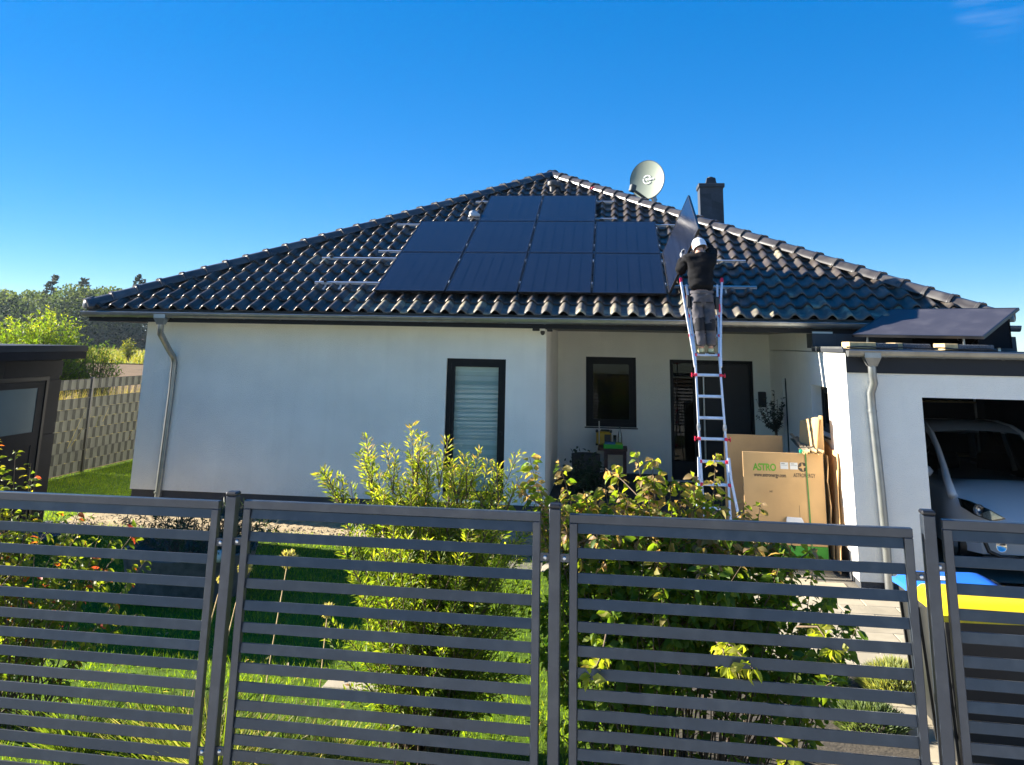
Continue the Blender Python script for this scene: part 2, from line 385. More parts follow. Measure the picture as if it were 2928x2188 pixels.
def pvmat(name, nx, ny):
    """dark half-cut cells: thin darker gaps between cells, in the panel's own coordinates (unit square UV-free: object coordinates)"""
    m = bpy.data.materials.new(name)
    m.use_nodes = True
    t = m.node_tree
    b = t.nodes['Principled BSDF']
    tc = t.nodes.new('ShaderNodeTexCoord')
    sp = t.nodes.new('ShaderNodeSeparateXYZ')
    t.links.new(tc.outputs['Object'], sp.inputs[0])
    masks = []
    for ax, pitch, off in (('X', nx, 0.0), ('Y', ny, 0.0)):
        mu = t.nodes.new('ShaderNodeMath'); mu.operation = 'DIVIDE'; mu.inputs[1].default_value = pitch
        t.links.new(sp.outputs[ax], mu.inputs[0])
        fr = t.nodes.new('ShaderNodeMath'); fr.operation = 'FRACT'
        t.links.new(mu.outputs[0], fr.inputs[0])
        pp = t.nodes.new('ShaderNodeMath'); pp.operation = 'PINGPONG'; pp.inputs[1].default_value = 0.5
        t.links.new(fr.outputs[0], pp.inputs[0])
        lt = t.nodes.new('ShaderNodeMath'); lt.operation = 'LESS_THAN'; lt.inputs[1].default_value = 0.006 / pitch
        t.links.new(pp.outputs[0], lt.inputs[0])
        masks.append(lt)
    mxm = t.nodes.new('ShaderNodeMath'); mxm.operation = 'MAXIMUM'
    t.links.new(masks[0].outputs[0], mxm.inputs[0]); t.links.new(masks[1].outputs[0], mxm.inputs[1])
    nz = t.nodes.new('ShaderNodeTexNoise'); nz.inputs['Scale'].default_value = 2.5
    t.links.new(tc.outputs['Object'], nz.inputs['Vector'])
    rp = t.nodes.new('ShaderNodeValToRGB')
    rp.color_ramp.elements[0].color = (0.0080, 0.0105, 0.020, 1)
    rp.color_ramp.elements[1].color = (0.0115, 0.0150, 0.028, 1)
    t.links.new(nz.outputs['Fac'], rp.inputs[0])
    mx = t.nodes.new('ShaderNodeMix'); mx.data_type = 'RGBA'
    t.links.new(mxm.outputs[0], mx.inputs['Factor'])
    t.links.new(rp.outputs[0], mx.inputs['A'])
    mx.inputs['B'].default_value = (0.0015, 0.0015, 0.003, 1)
    t.links.new(mx.outputs['Result'], b.inputs['Base Color'])
    b.inputs['Roughness'].default_value = 0.16
    b.inputs['Specular IOR Level'].default_value = 0.30
    nz3 = t.nodes.new('ShaderNodeTexNoise'); nz3.inputs['Scale'].default_value = 1.4; nz3.inputs['Detail'].default_value = 5
    t.links.new(tc.outputs['Object'], nz3.inputs['Vector'])
    mr = t.nodes.new('ShaderNodeMapRange')
    mr.inputs['To Min'].default_value = 0.10; mr.inputs['To Max'].default_value = 0.26
    t.links.new(nz3.outputs['Fac'], mr.inputs['Value'])
    t.links.new(mr.outputs[0], b.inputs['Roughness'])
    return m
M['pv'] = pvmat('solar cells', 0.1835, 0.0925)
M['pvdusty'] = mat('dusty solar glass', (0.040, 0.038, 0.047), 0.42, var=0.12, vscale=3, spec=0.22, stain=(0.075, 0.072, 0.08), stain_scale=3, stain_amt=0.4)

# ------------------------------------------------------------------ building helpers
ROOT = {}

def tag(o, label=None, cat=None, group=None, kind=None):
    if label: o['label'] = label
    if cat: o['category'] = cat
    if group: o['group'] = group
    if kind: o['kind'] = kind
    return o

def thing(name, label, cat, loc=(0, 0, 0), mtx=None, group=None):
    o = bpy.data.objects.new(name, None)
    o.empty_display_size = 0.2
    COL.objects.link(o)
    m = mtx if mtx is not None else Matrix.Translation(Vector(loc))
    o.matrix_world = m
    ROOT[o.name] = m.copy()
    return tag(o, label, cat, group)

def rootm(o):
    while o is not None:
        if o.name in ROOT: return ROOT[o.name]
        o = o.parent
    return Matrix.Identity(4)

class MB:
    """collects shapes; build() links them as one mesh object (world coordinates unless local=True)"""
    def __init__(s):
        s.v = []; s.f = []
    def add(s, vs, fs):
        o = len(s.v)
        s.v += [tuple(v) for v in vs]
        s.f += [tuple(i + o for i in f) for f in fs]
        return s
    def box(s, a, b, mtx=None):
        x0, y0, z0 = a; x1, y1, z1 = b
        vs = [Vector(q) for q in ((x0, y0, z0), (x1, y0, z0), (x1, y1, z0), (x0, y1, z0), (x0, y0, z1), (x1, y0, z1), (x1, y1, z1), (x0, y1, z1))]
        if mtx is not None: vs = [mtx @ v for v in vs]
        return s.add(vs, [(0, 3, 2, 1), (4, 5, 6, 7), (0, 1, 5, 4), (1, 2, 6, 5), (2, 3, 7, 6), (3, 0, 4, 7)])
    def bbox(s, a, b, bev=0.008, mtx=None):
        """box with chamfered edges"""
        bm = bmesh.new()
        bmesh.ops.create_cube(bm, size=1)
        sx, sy, sz = (b[i] - a[i] for i in range(3))
        for v in bm.verts:
            v.co = Vector(((v.co.x + .5) * sx + a[0], (v.co.y + .5) * sy + a[1], (v.co.z + .5) * sz + a[2]))
        bmesh.ops.bevel(bm, geom=bm.edges[:], offset=min(bev, .45 * min(sx, sy, sz)), segments=1, affect='EDGES')
        vs = [v.co.copy() for v in bm.verts]
        if mtx is not None: vs = [mtx @ v for v in vs]
        fs = [tuple(l.index for l in f.verts) for f in bm.faces]
        bm.free()
        return s.add(vs, fs)
    def tube(s, path, r, n=10, caps=True, squash=1.0):
        path = [Vector(p) for p in path]
        rs = r if isinstance(r, (list, tuple)) else [r] * len(path)
        vs = []; fs = []
        up = None
        for i, p in enumerate(path):
            d = (path[min(i + 1, len(path) - 1)] - path[max(i - 1, 0)])
            if d.length < 1e-9: d = Vector((0, 0, 1))
            d.normalize()
            if up is None:
                up = d.orthogonal().normalized()
            else:
                up = (up - d * up.dot(d))
                up = up.normalized() if up.length > 1e-6 else d.orthogonal().normalized()
            sd_ = d.cross(up)
            for k in range(n):
                a = 2 * math.pi * k / n
                vs.append(p + (up * math.cos(a) + sd_ * math.sin(a) * squash) * rs[i])
        for i in range(len(path) - 1):
            for k in range(n):
                k2 = (k + 1) % n
                fs.append((i * n + k, i * n + k2, (i + 1) * n + k2, (i + 1) * n + k))
        if caps:
            fs.append(tuple(reversed(range(n))))
            fs.append(tuple(range((len(path) - 1) * n, len(path) * n)))
        return s.add(vs, fs)
    def beam(s, a, b, w_, h_, up=(0, 0, 1)):
        """rectangular bar from a to b"""
        a = Vector(a); b = Vector(b)
        d = (b - a); ln = d.length; d.normalize()
        u = Vector(up); x = d.cross(u)
        if x.length < 1e-6: x = d.orthogonal()
        x.normalize(); u = x.cross(d)
        m = Matrix((( x.x, d.x, u.x, a.x), (x.y, d.y, u.y, a.y), (x.z, d.z, u.z, a.z), (0, 0, 0, 1)))
        return s.box((-w_ / 2, 0, -h_ / 2), (w_ / 2, ln, h_ / 2), m)
    def prism(s, poly, d):
        """extrude a closed polygon of 3D points by vector d"""
        n = len(poly); d = Vector(d)
        vs = [Vector(p) for p in poly] + [Vector(p) + d for p in poly]
        fs = [tuple(reversed(range(n))), tuple(range(n, 2 * n))]
        fs += [(i, (i + 1) % n, n + (i + 1) % n, n + i) for i in range(n)]
        return s.add(vs, fs)
    def lathe(s, prof, c=(0, 0, 0), n=20, mtx=None):
        vs = []; fs = []
        for (r, z) in prof:
            for k in range(n):
                a = 2 * math.pi * k / n
                p = Vector((r * math.cos(a), r * math.sin(a), z))
                if mtx is not None: p = mtx @ p
                vs.append(p + Vector(c))
        for i in range(len(prof) - 1):
            for k in range(n):
                k2 = (k + 1) % n
                fs.append((i * n + k, i * n + k2, (i + 1) * n + k2, (i + 1) * n + k))
        return s.add(vs, fs)
    def grid(s, pts):
        """pts: rows of points"""
        n = len(pts[0]); vs = [p for row in pts for p in row]; fs = []
        for i in range(len(pts) - 1):
            for k in range(n - 1):
                fs.append((i * n + k, i * n + k + 1, (i + 1) * n + k + 1, (i + 1) * n + k))
        return s.add(vs, fs)
    def mesh(s, name, m, smooth=False, inv=None):
        me = bpy.data.meshes.new(name)
        vs = s.v if inv is None else [inv @ Vector(v) for v in s.v]
        me.from_pydata([tuple(v) for v in vs], [], s.f)
        me.materials.append(m)
        if smooth:
            me.polygons.foreach_set('use_smooth', [True] * len(me.polygons))
            if smooth != 'all':
                me.set_sharp_from_angle(angle=R(40))
        me.update()
        return me
    def build(s, name, m, parent=None, smooth=False, local=False, kind=None, label=None):
        inv = None if (local or parent is None) else rootm(parent).inverted()
        me = s.mesh(name, m, smooth, inv)
        o = bpy.data.objects.new(name, me)
        COL.objects.link(o)
        if parent is not None: o.parent = parent
        if kind: o['kind'] = kind
        if label: o['label'] = label
        return o

def inst(name, me, parent, mtx, kind=None):
    o = bpy.data.objects.new(name, me)
    COL.objects.link(o)
    if parent is not None: o.parent = parent
    o.matrix_local = rootm(parent).inverted() @ mtx if parent is not None else mtx
    if kind: o['kind'] = kind
    return o

def joined(name, me_list, m, parent=None, kind='stuff', attr=None):
    """me_list: list of (verts Nx3 array, faces list)"""
    mb = MB()
    for v, f in me_list: mb.add(v, f)
    return mb.build(name, m, parent, kind=kind)

def cap_text(name, body, size, mtx, m, parent, bold=0.0, spacing=1.0, align='LEFT', xs=1.0, offset=0.0):
    cu = bpy.data.curves.new(name, 'FONT')
    cu.body = body; cu.size = size; cu.extrude = 0.0006; cu.offset = bold
    cu.space_character = spacing; cu.align_x = align
    cu.materials.append(m)
    tmp = bpy.data.objects.new(name, cu)
    COL.objects.link(tmp)
    dg = bpy.context.evaluated_depsgraph_get()
    me = bpy.data.meshes.new_from_object(tmp.evaluated_get(dg))
    bpy.data.objects.remove(tmp)
    bpy.data.curves.remove(cu)
    o = bpy.data.objects.new(name, me)
    COL.objects.link(o)
    o.parent = parent
    o.matrix_local = rootm(parent).inverted() @ mtx @ Matrix.Diagonal((xs, 1, 1, 1))
    return o

# ---- leaves
BROAD = (np.array([(0, 0, 0), (.42, -.5, .10), (.42, 0, 0), (.42, .5, .10), (.74, -.33, .02), (.74, 0, -.07), (.74, .33, .02), (1, 0, -.2)], float),
         [(0, 1, 2), (0, 2, 3), (1, 4, 5, 2), (2, 5, 6, 3), (4, 7, 5), (5, 7, 6)])
NARROW = (np.array([(0, 0, 0), (.45, -.5, .06), (.5, 0, 0), (.45, .5, .06), (1, 0, -.08)], float),
          [(0, 1, 2), (0, 2, 3), (1, 4, 2), (2, 4, 3)])
BLADE = (np.array([(0, -.5, 0), (0, .5, 0), (.55, .35, 0), (.55, -.35, 0), (1, 0, 0)], float), [(0, 1, 2, 3), (3, 2, 4)])
TRI = (np.array([(0, -.5, 0), (0, .5, 0), (1, 0, 0)], float), [(0, 1, 2)])
QUAD = (np.array([(0, 0, 0), (.35, -.5, .12), (.7, -.4, -.1), (1, 0, .05), (.65, .5, .1), (.3, .4, -.1)], float), [(0, 1, 2, 3, 4, 5)])

def nrm(a):
    return a / np.maximum(np.linalg.norm(a, axis=1, keepdims=True), 1e-9)

def leaves(name, tpl, P, D, N, Ln, Wd, tint, m, parent=None, kind='stuff', label=None):
    P = np.asarray(P, float); n = len(P)
    D = nrm(np.asarray(D, float)); N = np.asarray(N, float)
    S = nrm(np.cross(N, D)); N = np.cross(D, S)
    T, F = tpl
    k = len(T)
    V = (P[:, None, :] + D[:, None, :] * (T[None, :, 0:1] * np.reshape(Ln, (-1, 1, 1)))
         + S[:, None, :] * (T[None, :, 1:2] * np.reshape(Wd, (-1, 1, 1)))
         + N[:, None, :] * (T[None, :, 2:3] * np.reshape(Ln, (-1, 1, 1))))
    if parent is not None:
        inv = np.array(rootm(parent).inverted())
        V = V @ inv[:3, :3].T + inv[:3, 3]
    me = bpy.data.meshes.new(name)
    me.vertices.add(n * k)
    me.vertices.foreach_set('co', V.reshape(-1))
    lens = np.array([len(f) for f in F]); idx = np.concatenate([np.array(f) for f in F])
    tot = len(idx)
    me.loops.add(n * tot)
    li = (np.arange(n)[:, None] * k + idx[None, :]).reshape(-1)
    me.loops.foreach_set('vertex_index', li.astype(np.int32))
    me.polygons.add(n * len(F))
    st = np.concatenate([[0], np.cumsum(lens)[:-1]])
    me.polygons.foreach_set('loop_start', (np.arange(n)[:, None] * tot + st[None, :]).reshape(-1).astype(np.int32))
    me.polygons.foreach_set('loop_total', np.tile(lens, n).astype(np.int32))
    at = me.attributes.new('tint', 'FLOAT', 'POINT')
    at.data.foreach_set('value', np.repeat(np.asarray(tint, float), k).astype(np.float32))
    me.materials.append(m)
    me.update(calc_edges=True)
    me.validate()
    o = bpy.data.objects.new(name, me)
    COL.objects.link(o)
    if parent is not None: o.parent = parent
    if kind: o['kind'] = kind
    if label: o['label'] = label
    return o

def leafset(tpl, L0, W0, tints, m, name='leaf'):
    """a few single leaf meshes of different tints to share between leaf objects"""
    out = []
    for t_ in tints:
        T, F = tpl
        V = T * np.array([L0, W0, L0])
        me = bpy.data.meshes.new(name)
        me.from_pydata([tuple(v) for v in V], [], F)
        at = me.attributes.new('tint', 'FLOAT', 'POINT')
        at.data.foreach_set('value', np.full(len(V), t_, np.float32))
        me.materials.append(m)
        out.append(me)
    return out

def frame_mtx(p, d, n, s=1.0):
    d = Vector(d).normalized(); n = Vector(n)
    sd_ = n.cross(d)
    if sd_.length < 1e-6: sd_ = d.orthogonal()
    sd_.normalize(); n = d.cross(sd_)
    return Matrix(((d.x * s, sd_.x * s, n.x * s, p[0]), (d.y * s, sd_.y * s, n.y * s, p[1]), (d.z * s, sd_.z * s, n.z * s, p[2]), (0, 0, 0, 1)))

def skin(name, pts, edges, radii, m, parent, sub=2, root=0, smooth=True, folds=0.0, fscale=(9, 9, 24)):
    """grow one continuous surface round a skeleton"""
    me = bpy.data.meshes.new(name)
    inv = rootm(parent).inverted()
    me.from_pydata([tuple(inv @ Vector(p)) for p in pts], edges, [])
    o = bpy.data.objects.new(name, me)
    COL.objects.link(o)
    o.modifiers.new('skin', 'SKIN').use_smooth_shade = True
    o.modifiers.new('sub', 'SUBSURF').levels = sub
    sv = me.skin_vertices[0].data
    for i, r_ in enumerate(radii):
        sv[i].radius = r_ if isinstance(r_, tuple) else (r_, r_)
        sv[i].use_root = (i == root)
    dg = bpy.context.evaluated_depsgraph_get()
    ev = o.evaluated_get(dg)
    me2 = bpy.data.meshes.new_from_object(ev)
    bpy.data.objects.remove(o)
    if folds > 0:
        from mathutils import noise as mnoise
        nv = [v.normal.copy() for v in me2.vertices]
        for v, n_ in zip(me2.vertices, nv):
            p_ = v.co
            q_ = Vector((p_.x * fscale[0] + p_.z * 3, p_.y * fscale[1], p_.z * fscale[2]))
            v.co = p_ + n_ * (folds * (mnoise.noise(q_) + .5 * mnoise.noise(q_ * 2.3)))
    me2.materials.clear()
    me2.materials.append(m)
    if smooth:
        me2.polygons.foreach_set('use_smooth', [True] * len(me2.polygons))
    o2 = bpy.data.objects.new(name, me2)
    COL.objects.link(o2)
    o2.parent = parent
    return o2

# ------------------------------------------------------------------ ground
G = -0.35
def sheet(name, poly, z, m, kind='structure', thick=0.0):
    mb = MB()
    mb.add([(x, y, z) for x, y in poly], [tuple(range(len(poly)))])
    return mb.build(name, m, None, kind=kind)

sheet('ground', [(-900, -60), (900, -60), (900, 1200), (-900, 1200)], G - 0.06, M['field'])
sheet('street', [(-60, -40), (60, -40), (60, -8.2), (-60, -8.2)], G - 0.03, M['bouncestreet'])
sheet('lawn', [(-2.5, -8.2), (9.2, -8.2), (9.2, 0.1), (0.35, 0.1), (0.35, 14), (-2.5, 14)], G, M['lawn'])
sheet('paving_bed', [(8.9, -6.4), (16.5, -8.2), (16.5, 3.0), (7.0, 3.0), (7.0, -1.6), (8.9, -1.8)], G + 0.006, M['joint'])
sheet('meadow', [(-140, 68), (20, 68), (20, 136), (-140, 136)], G + 0.03, M['meadow'])

# sandy strip along the house, uneven
mb = MB()
rows = []
for i in range(13):
    y = -0.55 + i * 0.0975
    row = []
    for k in range(110):
        x = 0.2 + k * 0.065
        e = min(1, i / 4, (12 - i) / 3 + .3)
        yy = y + (0.14 * math.sin(x * 2.1) + 0.08 * math.sin(x * 5.3 + 1)) * (1 - i / 12)
        row.append((x, yy, G + 0.004 + e * (0.018 + 0.022 * random.random())))
    rows.append(row)
mb.grid(rows).build('sand_strip', M['sand'], None, smooth='all', kind='structure')
sheet('gravel_strip', [(-0.03, -1.35), (0.62, -1.5), (0.75, -0.85), (0.25, -0.3), (-0.03, -0.3)], G + 0.012, M['gravel'])
# loose stones of that strip
ST = []
for i in range(900):
    x = random.uniform(-0.03, 0.75); y = random.uniform(-1.45, -0.3)
    s_ = random.uniform(0.008, 0.02)
    mz = Matrix.Translation((x, y, G + 0.014)) @ Matrix.Rotation(random.random() * 6, 4, 'Z') @ Matrix.Diagonal((s_, s_ * random.uniform(.6, 1), s_ * .7, 1))
    vs = [mz @ Vector(q) for q in ((1, 0, 0), (-1, 0, 0), (0, 1, 0), (0, -1, 0), (0, 0, 1), (0, 0, -1))]
    ST.append((vs, [(0, 2, 4), (2, 1, 4), (1, 3, 4), (3, 0, 4), (2, 0, 5), (1, 2, 5), (3, 1, 5), (0, 3, 5)]))
joined('gravel', ST, M['gravel'])
# clods on the sandy strip
ST = []
for i in range(1500):
    x = random.uniform(0.5, 7.2); y = random.uniform(-0.6, 0.5)
    s_ = random.uniform(0.006, 0.028)
    mz = Matrix.Translation((x, y, G + 0.03)) @ Matrix.Rotation(random.random() * 6, 4, 'Z') @ Matrix.Diagonal((s_, s_ * random.uniform(.6, 1), s_ * .7, 1))
    vs = [mz @ Vector(q) for q in ((1, 0, 0), (-1, 0, 0), (0, 1, 0), (0, -1, 0), (0, 0, 1), (0, 0, -1))]
    ST.append((vs, [(0, 2, 4), (2, 1, 4), (1, 3, 4), (3, 0, 4), (2, 0, 5), (1, 2, 5), (3, 1, 5), (0, 3, 5)]))
joined('soil_clods', ST, M['sand'])

# pavers: each one a part of the paved area
pave = tag(bpy.data.objects.new('paving', None), kind='structure')
COL.objects.link(pave)
ROOT[pave.name] = Matrix.Identity(4)
pm = [MB().bbox((0.003, 0.003, -0.05), (0.597, 0.297, 0.0), 0.006).mesh('paver', M['paver']) for _ in range(1)]
npav = 0
far = []
for j in range(26):
    y = -6.3 + j * 0.30
    for i in range(14):
        x = 8.95 + i * 0.60 - (0.3 if j % 2 else 0)
        cx, cy = x + .3, y + .15
        if cy < -1.7:
            ok = 9.0 < cx < 15.9 and not (cy < -4.2 and cx < 10.25)
        else:
            ok = 7.45 < cx < 11.05 and cy < 0.55
        if not ok: continue
        mt = Matrix.Translation((x, y, G + 0.018 + random.uniform(-.002, .002)))
        inst('paver', pm[0], pave, mt); npav += 1
for j in range(8):
    y = -1.65 + j * 0.30
    for i in range(3):
        x = 7.45 + i * 0.6 - (0.3 if j % 2 else 0)
        if x + .6 < 8.96 and x > 7.3:
            inst('paver', pm[0], pave, Matrix.Translation((x, y, G + 0.018 + random.uniform(-.002, .002))))
# kerb stones between paving and lawn
tag(MB().bbox((6.03, -5.52, G - 0.02), (6.62, -5.27, G + 0.03), 0.01).build('stepping_stone', M['paver']), 'sand coloured stepping stone lying flush in the lawn beside the yellow green shrub', 'paving slab')

# ------------------------------------------------------------------ house
ZE, PHI, W_, D_ = 2.7871, 0.4678, 13.8427, 15.0
CP, SP = math.cos(PHI), math.sin(PHI)
house = thing('house', 'white plastered bungalow with dark tiled hip roof and recessed porch', 'house', (6.92, 3.5, G))

def wall_plane(mb, mapf, a0, a1, b0, b1, holes, depth):
    """plate in (a,b) with rectangular holes (a0,a1,b0,b1); mapf(a,b,d) -> point; d=0 front, d=depth back"""
    As = sorted({a0, a1, *[h[0] for h in holes], *[h[1] for h in holes]})
    Bs = sorted({b0, b1, *[h[2] for h in holes], *[h[3] for h in holes]})
    for i in range(len(As) - 1):
        for j in range(len(Bs) - 1):
            ca, cb = (As[i] + As[i + 1]) / 2, (Bs[j] + Bs[j + 1]) / 2
            if any(h[0] < ca < h[1] and h[2] < cb < h[3] for h in holes): continue
            for d in (0, depth):
                mb.add([mapf(As[i], Bs[j], d), mapf(As[i + 1], Bs[j], d), mapf(As[i + 1], Bs[j + 1], d), mapf(As[i], Bs[j + 1], d)], [(0, 1, 2, 3)])
    for (p0, p1, q0, q1) in [(a0, a1, b0, b1)] + list(holes):
        for (s_, e_) in (((p0, q0), (p1, q0)), ((p1, q0), (p1, q1)), ((p1, q1), (p0, q1)), ((p0, q1), (p0, q0))):
            mb.add([mapf(*s_, 0), mapf(*e_, 0), mapf(*e_, depth), mapf(*s_, depth)], [(0, 1, 2, 3)])

YW, XR, YB, XL0, XW1, ZS = 0.605, 11.18, 3.5, 0.70, 7.31, 2.62
front = MB()
wall_plane(front, lambda a, b, d: (a, YW + d, b), XL0, XW1, 0.0, ZS, [(5.746, 6.684, 0.04, 2.125)], 0.30)
front.build('wall', M['plaster'], house)
mb = MB()
wall_plane(mb, lambda a, b, d: (XL0 + d, a, b), YW + .3, 13.0, 0.0, ZS, [], 0.30)      # left side
mb.build('wall', M['plaster'], house)
mb = MB()
wall_plane(mb, lambda a, b, d: (XW1 - d, a, b), YW + .3, YB, 0.0, ZS, [], 0.28)         # porch left cheek
mb.build('wall', M['plaster'], house)
mb = MB()
wall_plane(mb, lambda a, b, d: (a, YB + d, b), XW1 - .28, XR + 0.3, 0.0, ZS, [(7.829, 8.76, 0.90, 2.156), (9.378, 10.88, 0.02, 2.135)], 0.30)
mb.build('wall', M['plaster'], house)                                                   # porch back
mb = MB()
wall_plane(mb, lambda a, b, d: (XR + d, a, b), -1.40, YB, 0.0, 2.335, [(-0.72, 0.27, 1.235, 1.875), (2.06, 2.385, 0.3, 1.89)], 0.28)
mb.build('wall', M['plaster'], house)                                                   # sunlit side wall
mb = MB()
mb.box((XR, -0.02, 2.345), (XR + 0.28, YB, ZS))
mb.build('wall', M['plaster'], house)
mb = MB()
mb.box((XR + .3, YB + .3, 0), (13.2, 13, ZS)).box((XL0 + .3, 12.7, 0), (XR + .3, 13, ZS))
mb.build('wall', M['plaster'], house)
# plinths, set back
MB().box((XL0 + .02, YW + .02, G - .1), (XW1 - .02, YW + .28, -0.002)).box((XL0 + .02, YW + .28, G - .1), (XL0 + .28, 12.9, -0.002)).box((XW1 - .26, YW + .28, G - .1), (XW1 - .02, YB, -0.002)).build('plinth', M['plinth'], house)
MB().box((XR + .012, -1.40, G - .1), (XR + .26, YB, -0.002)).build('plinth', M['plinth'], house)
for xa_, xb_ in ((XW1 + .002, 9.30), (10.96, XR - .002)): MB().box((xa_, YB - .015, 0.003), (xb_, YB - .002, 0.11)).build('plinth', M['plinth'], house)
# porch floor and step
MB().bbox((XW1 + .003, 0.62, G), (XR - .003, YB - .003, 0.0), 0.01).bbox((8.6, 0.26, G), (XR - .003, 0.618, -0.17), 0.01).build('porch_floor', M['plinth'], house)
# soffit, fascia
MB().box((0.06, 0.03, ZS + .004), (W_ - .06, YW + .05, ZS + .03)).box((0.06, YW + .05, ZS + .004), (XL0 + .1, 13.2, ZS + .03)).box((XW1 - .3, YW + .05, ZS + .004), (XR + .3, YB + .1, ZS + .03)).build('soffit', M['soffit'], house)
MB().box((0.04, -0.005, 2.595), (W_ - .04, 0.028, 2.76)).box((0.04, 0.03, 2.595), (0.062, 13.4, 2.76)).build('fascia', M['frame'], house)
# dark cladding above the garage roof
MB().box((XR + .302, -.060, 2.30), (13.9, -.022, 2.594)).build('cladding', M['anthsheet'], house)
MB().box((XR - .014, -0.064, 2.388), (XR + .30, -.022, 2.592)).box((XR - .014, -.0215, 2.388), (XR - .002, .30, 2.592)).build('beam_casing', M['anthsheet'], house)

def window(parent, mapf, a0, a1, b0, b1, rec=0.10, fw=0.075, sash=0.06, glass='darkglass', sill=True, name='window', blind=None, mull=None, sillout=0.03):
    f = MB()
    def ring(p0, p1, q0, q1, wd, d0, d1):
        for (x0, x1, y0, y1) in ((p0, p1, q1 - wd, q1), (p0, p1, q0, q0 + wd), (p0, p0 + wd, q0 + wd, q1 - wd), (p1 - wd, p1, q0 + wd, q1 - wd)):
            cs = [mapf(x0, y0, d0), mapf(x1, y0, d0), mapf(x1, y1, d0), mapf(x0, y1, d0)]
            f.prism(cs, Vector(mapf(x0, y0, d1)) - Vector(mapf(x0, y0, d0)))
    e = 0.002
    ring(a0 + e, a1 - e, b0 + e, b1 - e, fw, rec, rec + .08)
    o = f.build(name, M['frame'], parent)
    f = MB()
    ring(a0 + fw + e, a1 - fw - e, b0 + fw + e, b1 - fw - e, sash, rec + .015, rec + .07)
    f.build('sash', M['frame'], o)
    g = MB()
    k = fw + sash - .004
    cs = [mapf(a0 + k, b0 + k, rec + .04), mapf(a1 - k, b0 + k, rec + .04), mapf(a1 - k, b1 - k, rec + .04), mapf(a0 + k, b1 - k, rec + .04)]
    g.prism(cs, Vector(mapf(0, 0, .012)) - Vector(mapf(0, 0, 0)))
    g.build('pane', M[glass], o)
    # near black box whose colour stands in for the shade of the room
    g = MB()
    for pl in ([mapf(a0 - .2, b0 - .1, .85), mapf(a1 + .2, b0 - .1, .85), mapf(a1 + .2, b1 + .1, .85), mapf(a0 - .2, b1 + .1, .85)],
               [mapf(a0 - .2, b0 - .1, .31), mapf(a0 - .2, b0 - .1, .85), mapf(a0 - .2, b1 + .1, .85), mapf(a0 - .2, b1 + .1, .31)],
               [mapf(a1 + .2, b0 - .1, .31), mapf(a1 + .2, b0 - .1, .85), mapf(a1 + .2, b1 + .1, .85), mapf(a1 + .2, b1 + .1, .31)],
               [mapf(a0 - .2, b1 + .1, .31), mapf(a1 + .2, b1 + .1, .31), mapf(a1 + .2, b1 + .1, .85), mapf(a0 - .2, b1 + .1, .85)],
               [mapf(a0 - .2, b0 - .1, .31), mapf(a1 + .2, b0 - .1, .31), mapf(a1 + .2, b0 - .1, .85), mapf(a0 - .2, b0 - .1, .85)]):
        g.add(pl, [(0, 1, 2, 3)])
    g.build('room_shade_box', M['dark'], o)
    if sill:
        g = MB()
        cs = [mapf(a0 - .02, b0 - .022, -sillout), mapf(a1 + .02, b0 - .022, -sillout), mapf(a1 + .02, b0 - .004, -sillout), mapf(a0 - .02, b0 - .004, -sillout)]
        g.prism(cs, Vector(mapf(0, 0, rec + sillout - .01)) - Vector(mapf(0, 0, 0)))
        g.build('sill', M['frame'], o)
    return o

fm = lambda a, b, d: (a, YW + d, b)
wl = window(house, fm, 5.746, 6.684, 0.04, 2.125, rec=0.05, fw=0.065, sash=0.055, glass='glass', sill=False)
wl['label'] = 'tall floor length window with striped blind'
# zebra blind: dense and sheer bands, each its own slat
z = 1.995; k = 0
while z > 0.2:
    h = 0.075 if k % 2 == 0 else 0.062
    MB().box((5.865, YW + .15 + (0.006 if k % 2 else 0), z - h + .001), (6.565, YW + .154 + (0.006 if k % 2 else 0), z)).build('blind_slat', M['blind' if k % 2 == 0 else 'blind2'], wl)
    z -= h; k += 1
MB().bbox((6.600, YW + .028, 0.98), (6.64, YW + .063, 1.04), 0.004).build('handle', M['frame'], wl)
bm_ = lambda a, b, d: (a, YB + d, b)
wp = window(house, bm_, 7.829, 8.76, 0.90, 2.156, rec=0.06, fw=0.07, sash=0.06, glass='darkglass')
wp['label'] = 'porch window with dark frame'
sm_ = lambda a, b, d: (XR + d, a, b)
ws = window(house, sm_, -0.72, 0.27, 1.235, 1.875, rec=0.14, fw=0.06, sash=0.05, glass='darkglass')
ws['label'] = 'small side window in the sunlit wall'
wsl = window(house, sm_, 2.06, 2.385, 0.30, 1.89, rec=0.04, fw=0.05, sash=0.03, glass='darkglass', sill=False)
wsl['label'] = 'narrow upright window in the porch side wall'

# entrance door with sidelight
door = MB()
dx0, dxm, dx1, dz1 = 9.378, 9.84, 10.88, 2.135
f = MB()
for a, b in (((dx0 + .002, YB + .05, .022), (dx0 + .062, YB + .14, dz1 - .002)), ((dx1 - .062, YB + .05, .022), (dx1 - .002, YB + .14, dz1 - .002)),
             ((dx0 + .062, YB + .05, dz1 - .066), (dx1 - .062, YB + .14, dz1 - .002)), ((dxm - .04, YB + .05, .022), (dxm + .02, YB + .14, dz1 - .066)),
             ((dx0 + .062, YB + .05, .022), (dxm - .04, YB + .14, .34))):
    f.box(a, b)
entr = f.build('door', M['frame'], house)
MB().bbox((dxm + .022, YB + .07, .03), (dx1 - .064, YB + .13, dz1 - .068), 0.006).build('door_leaf', M['door'], entr)
MB().box((dx0 + .062, YB + .095, .34), (dxm - .04, YB + .105, dz1 - .066)).build('sidelight', M['darkglass'], entr)
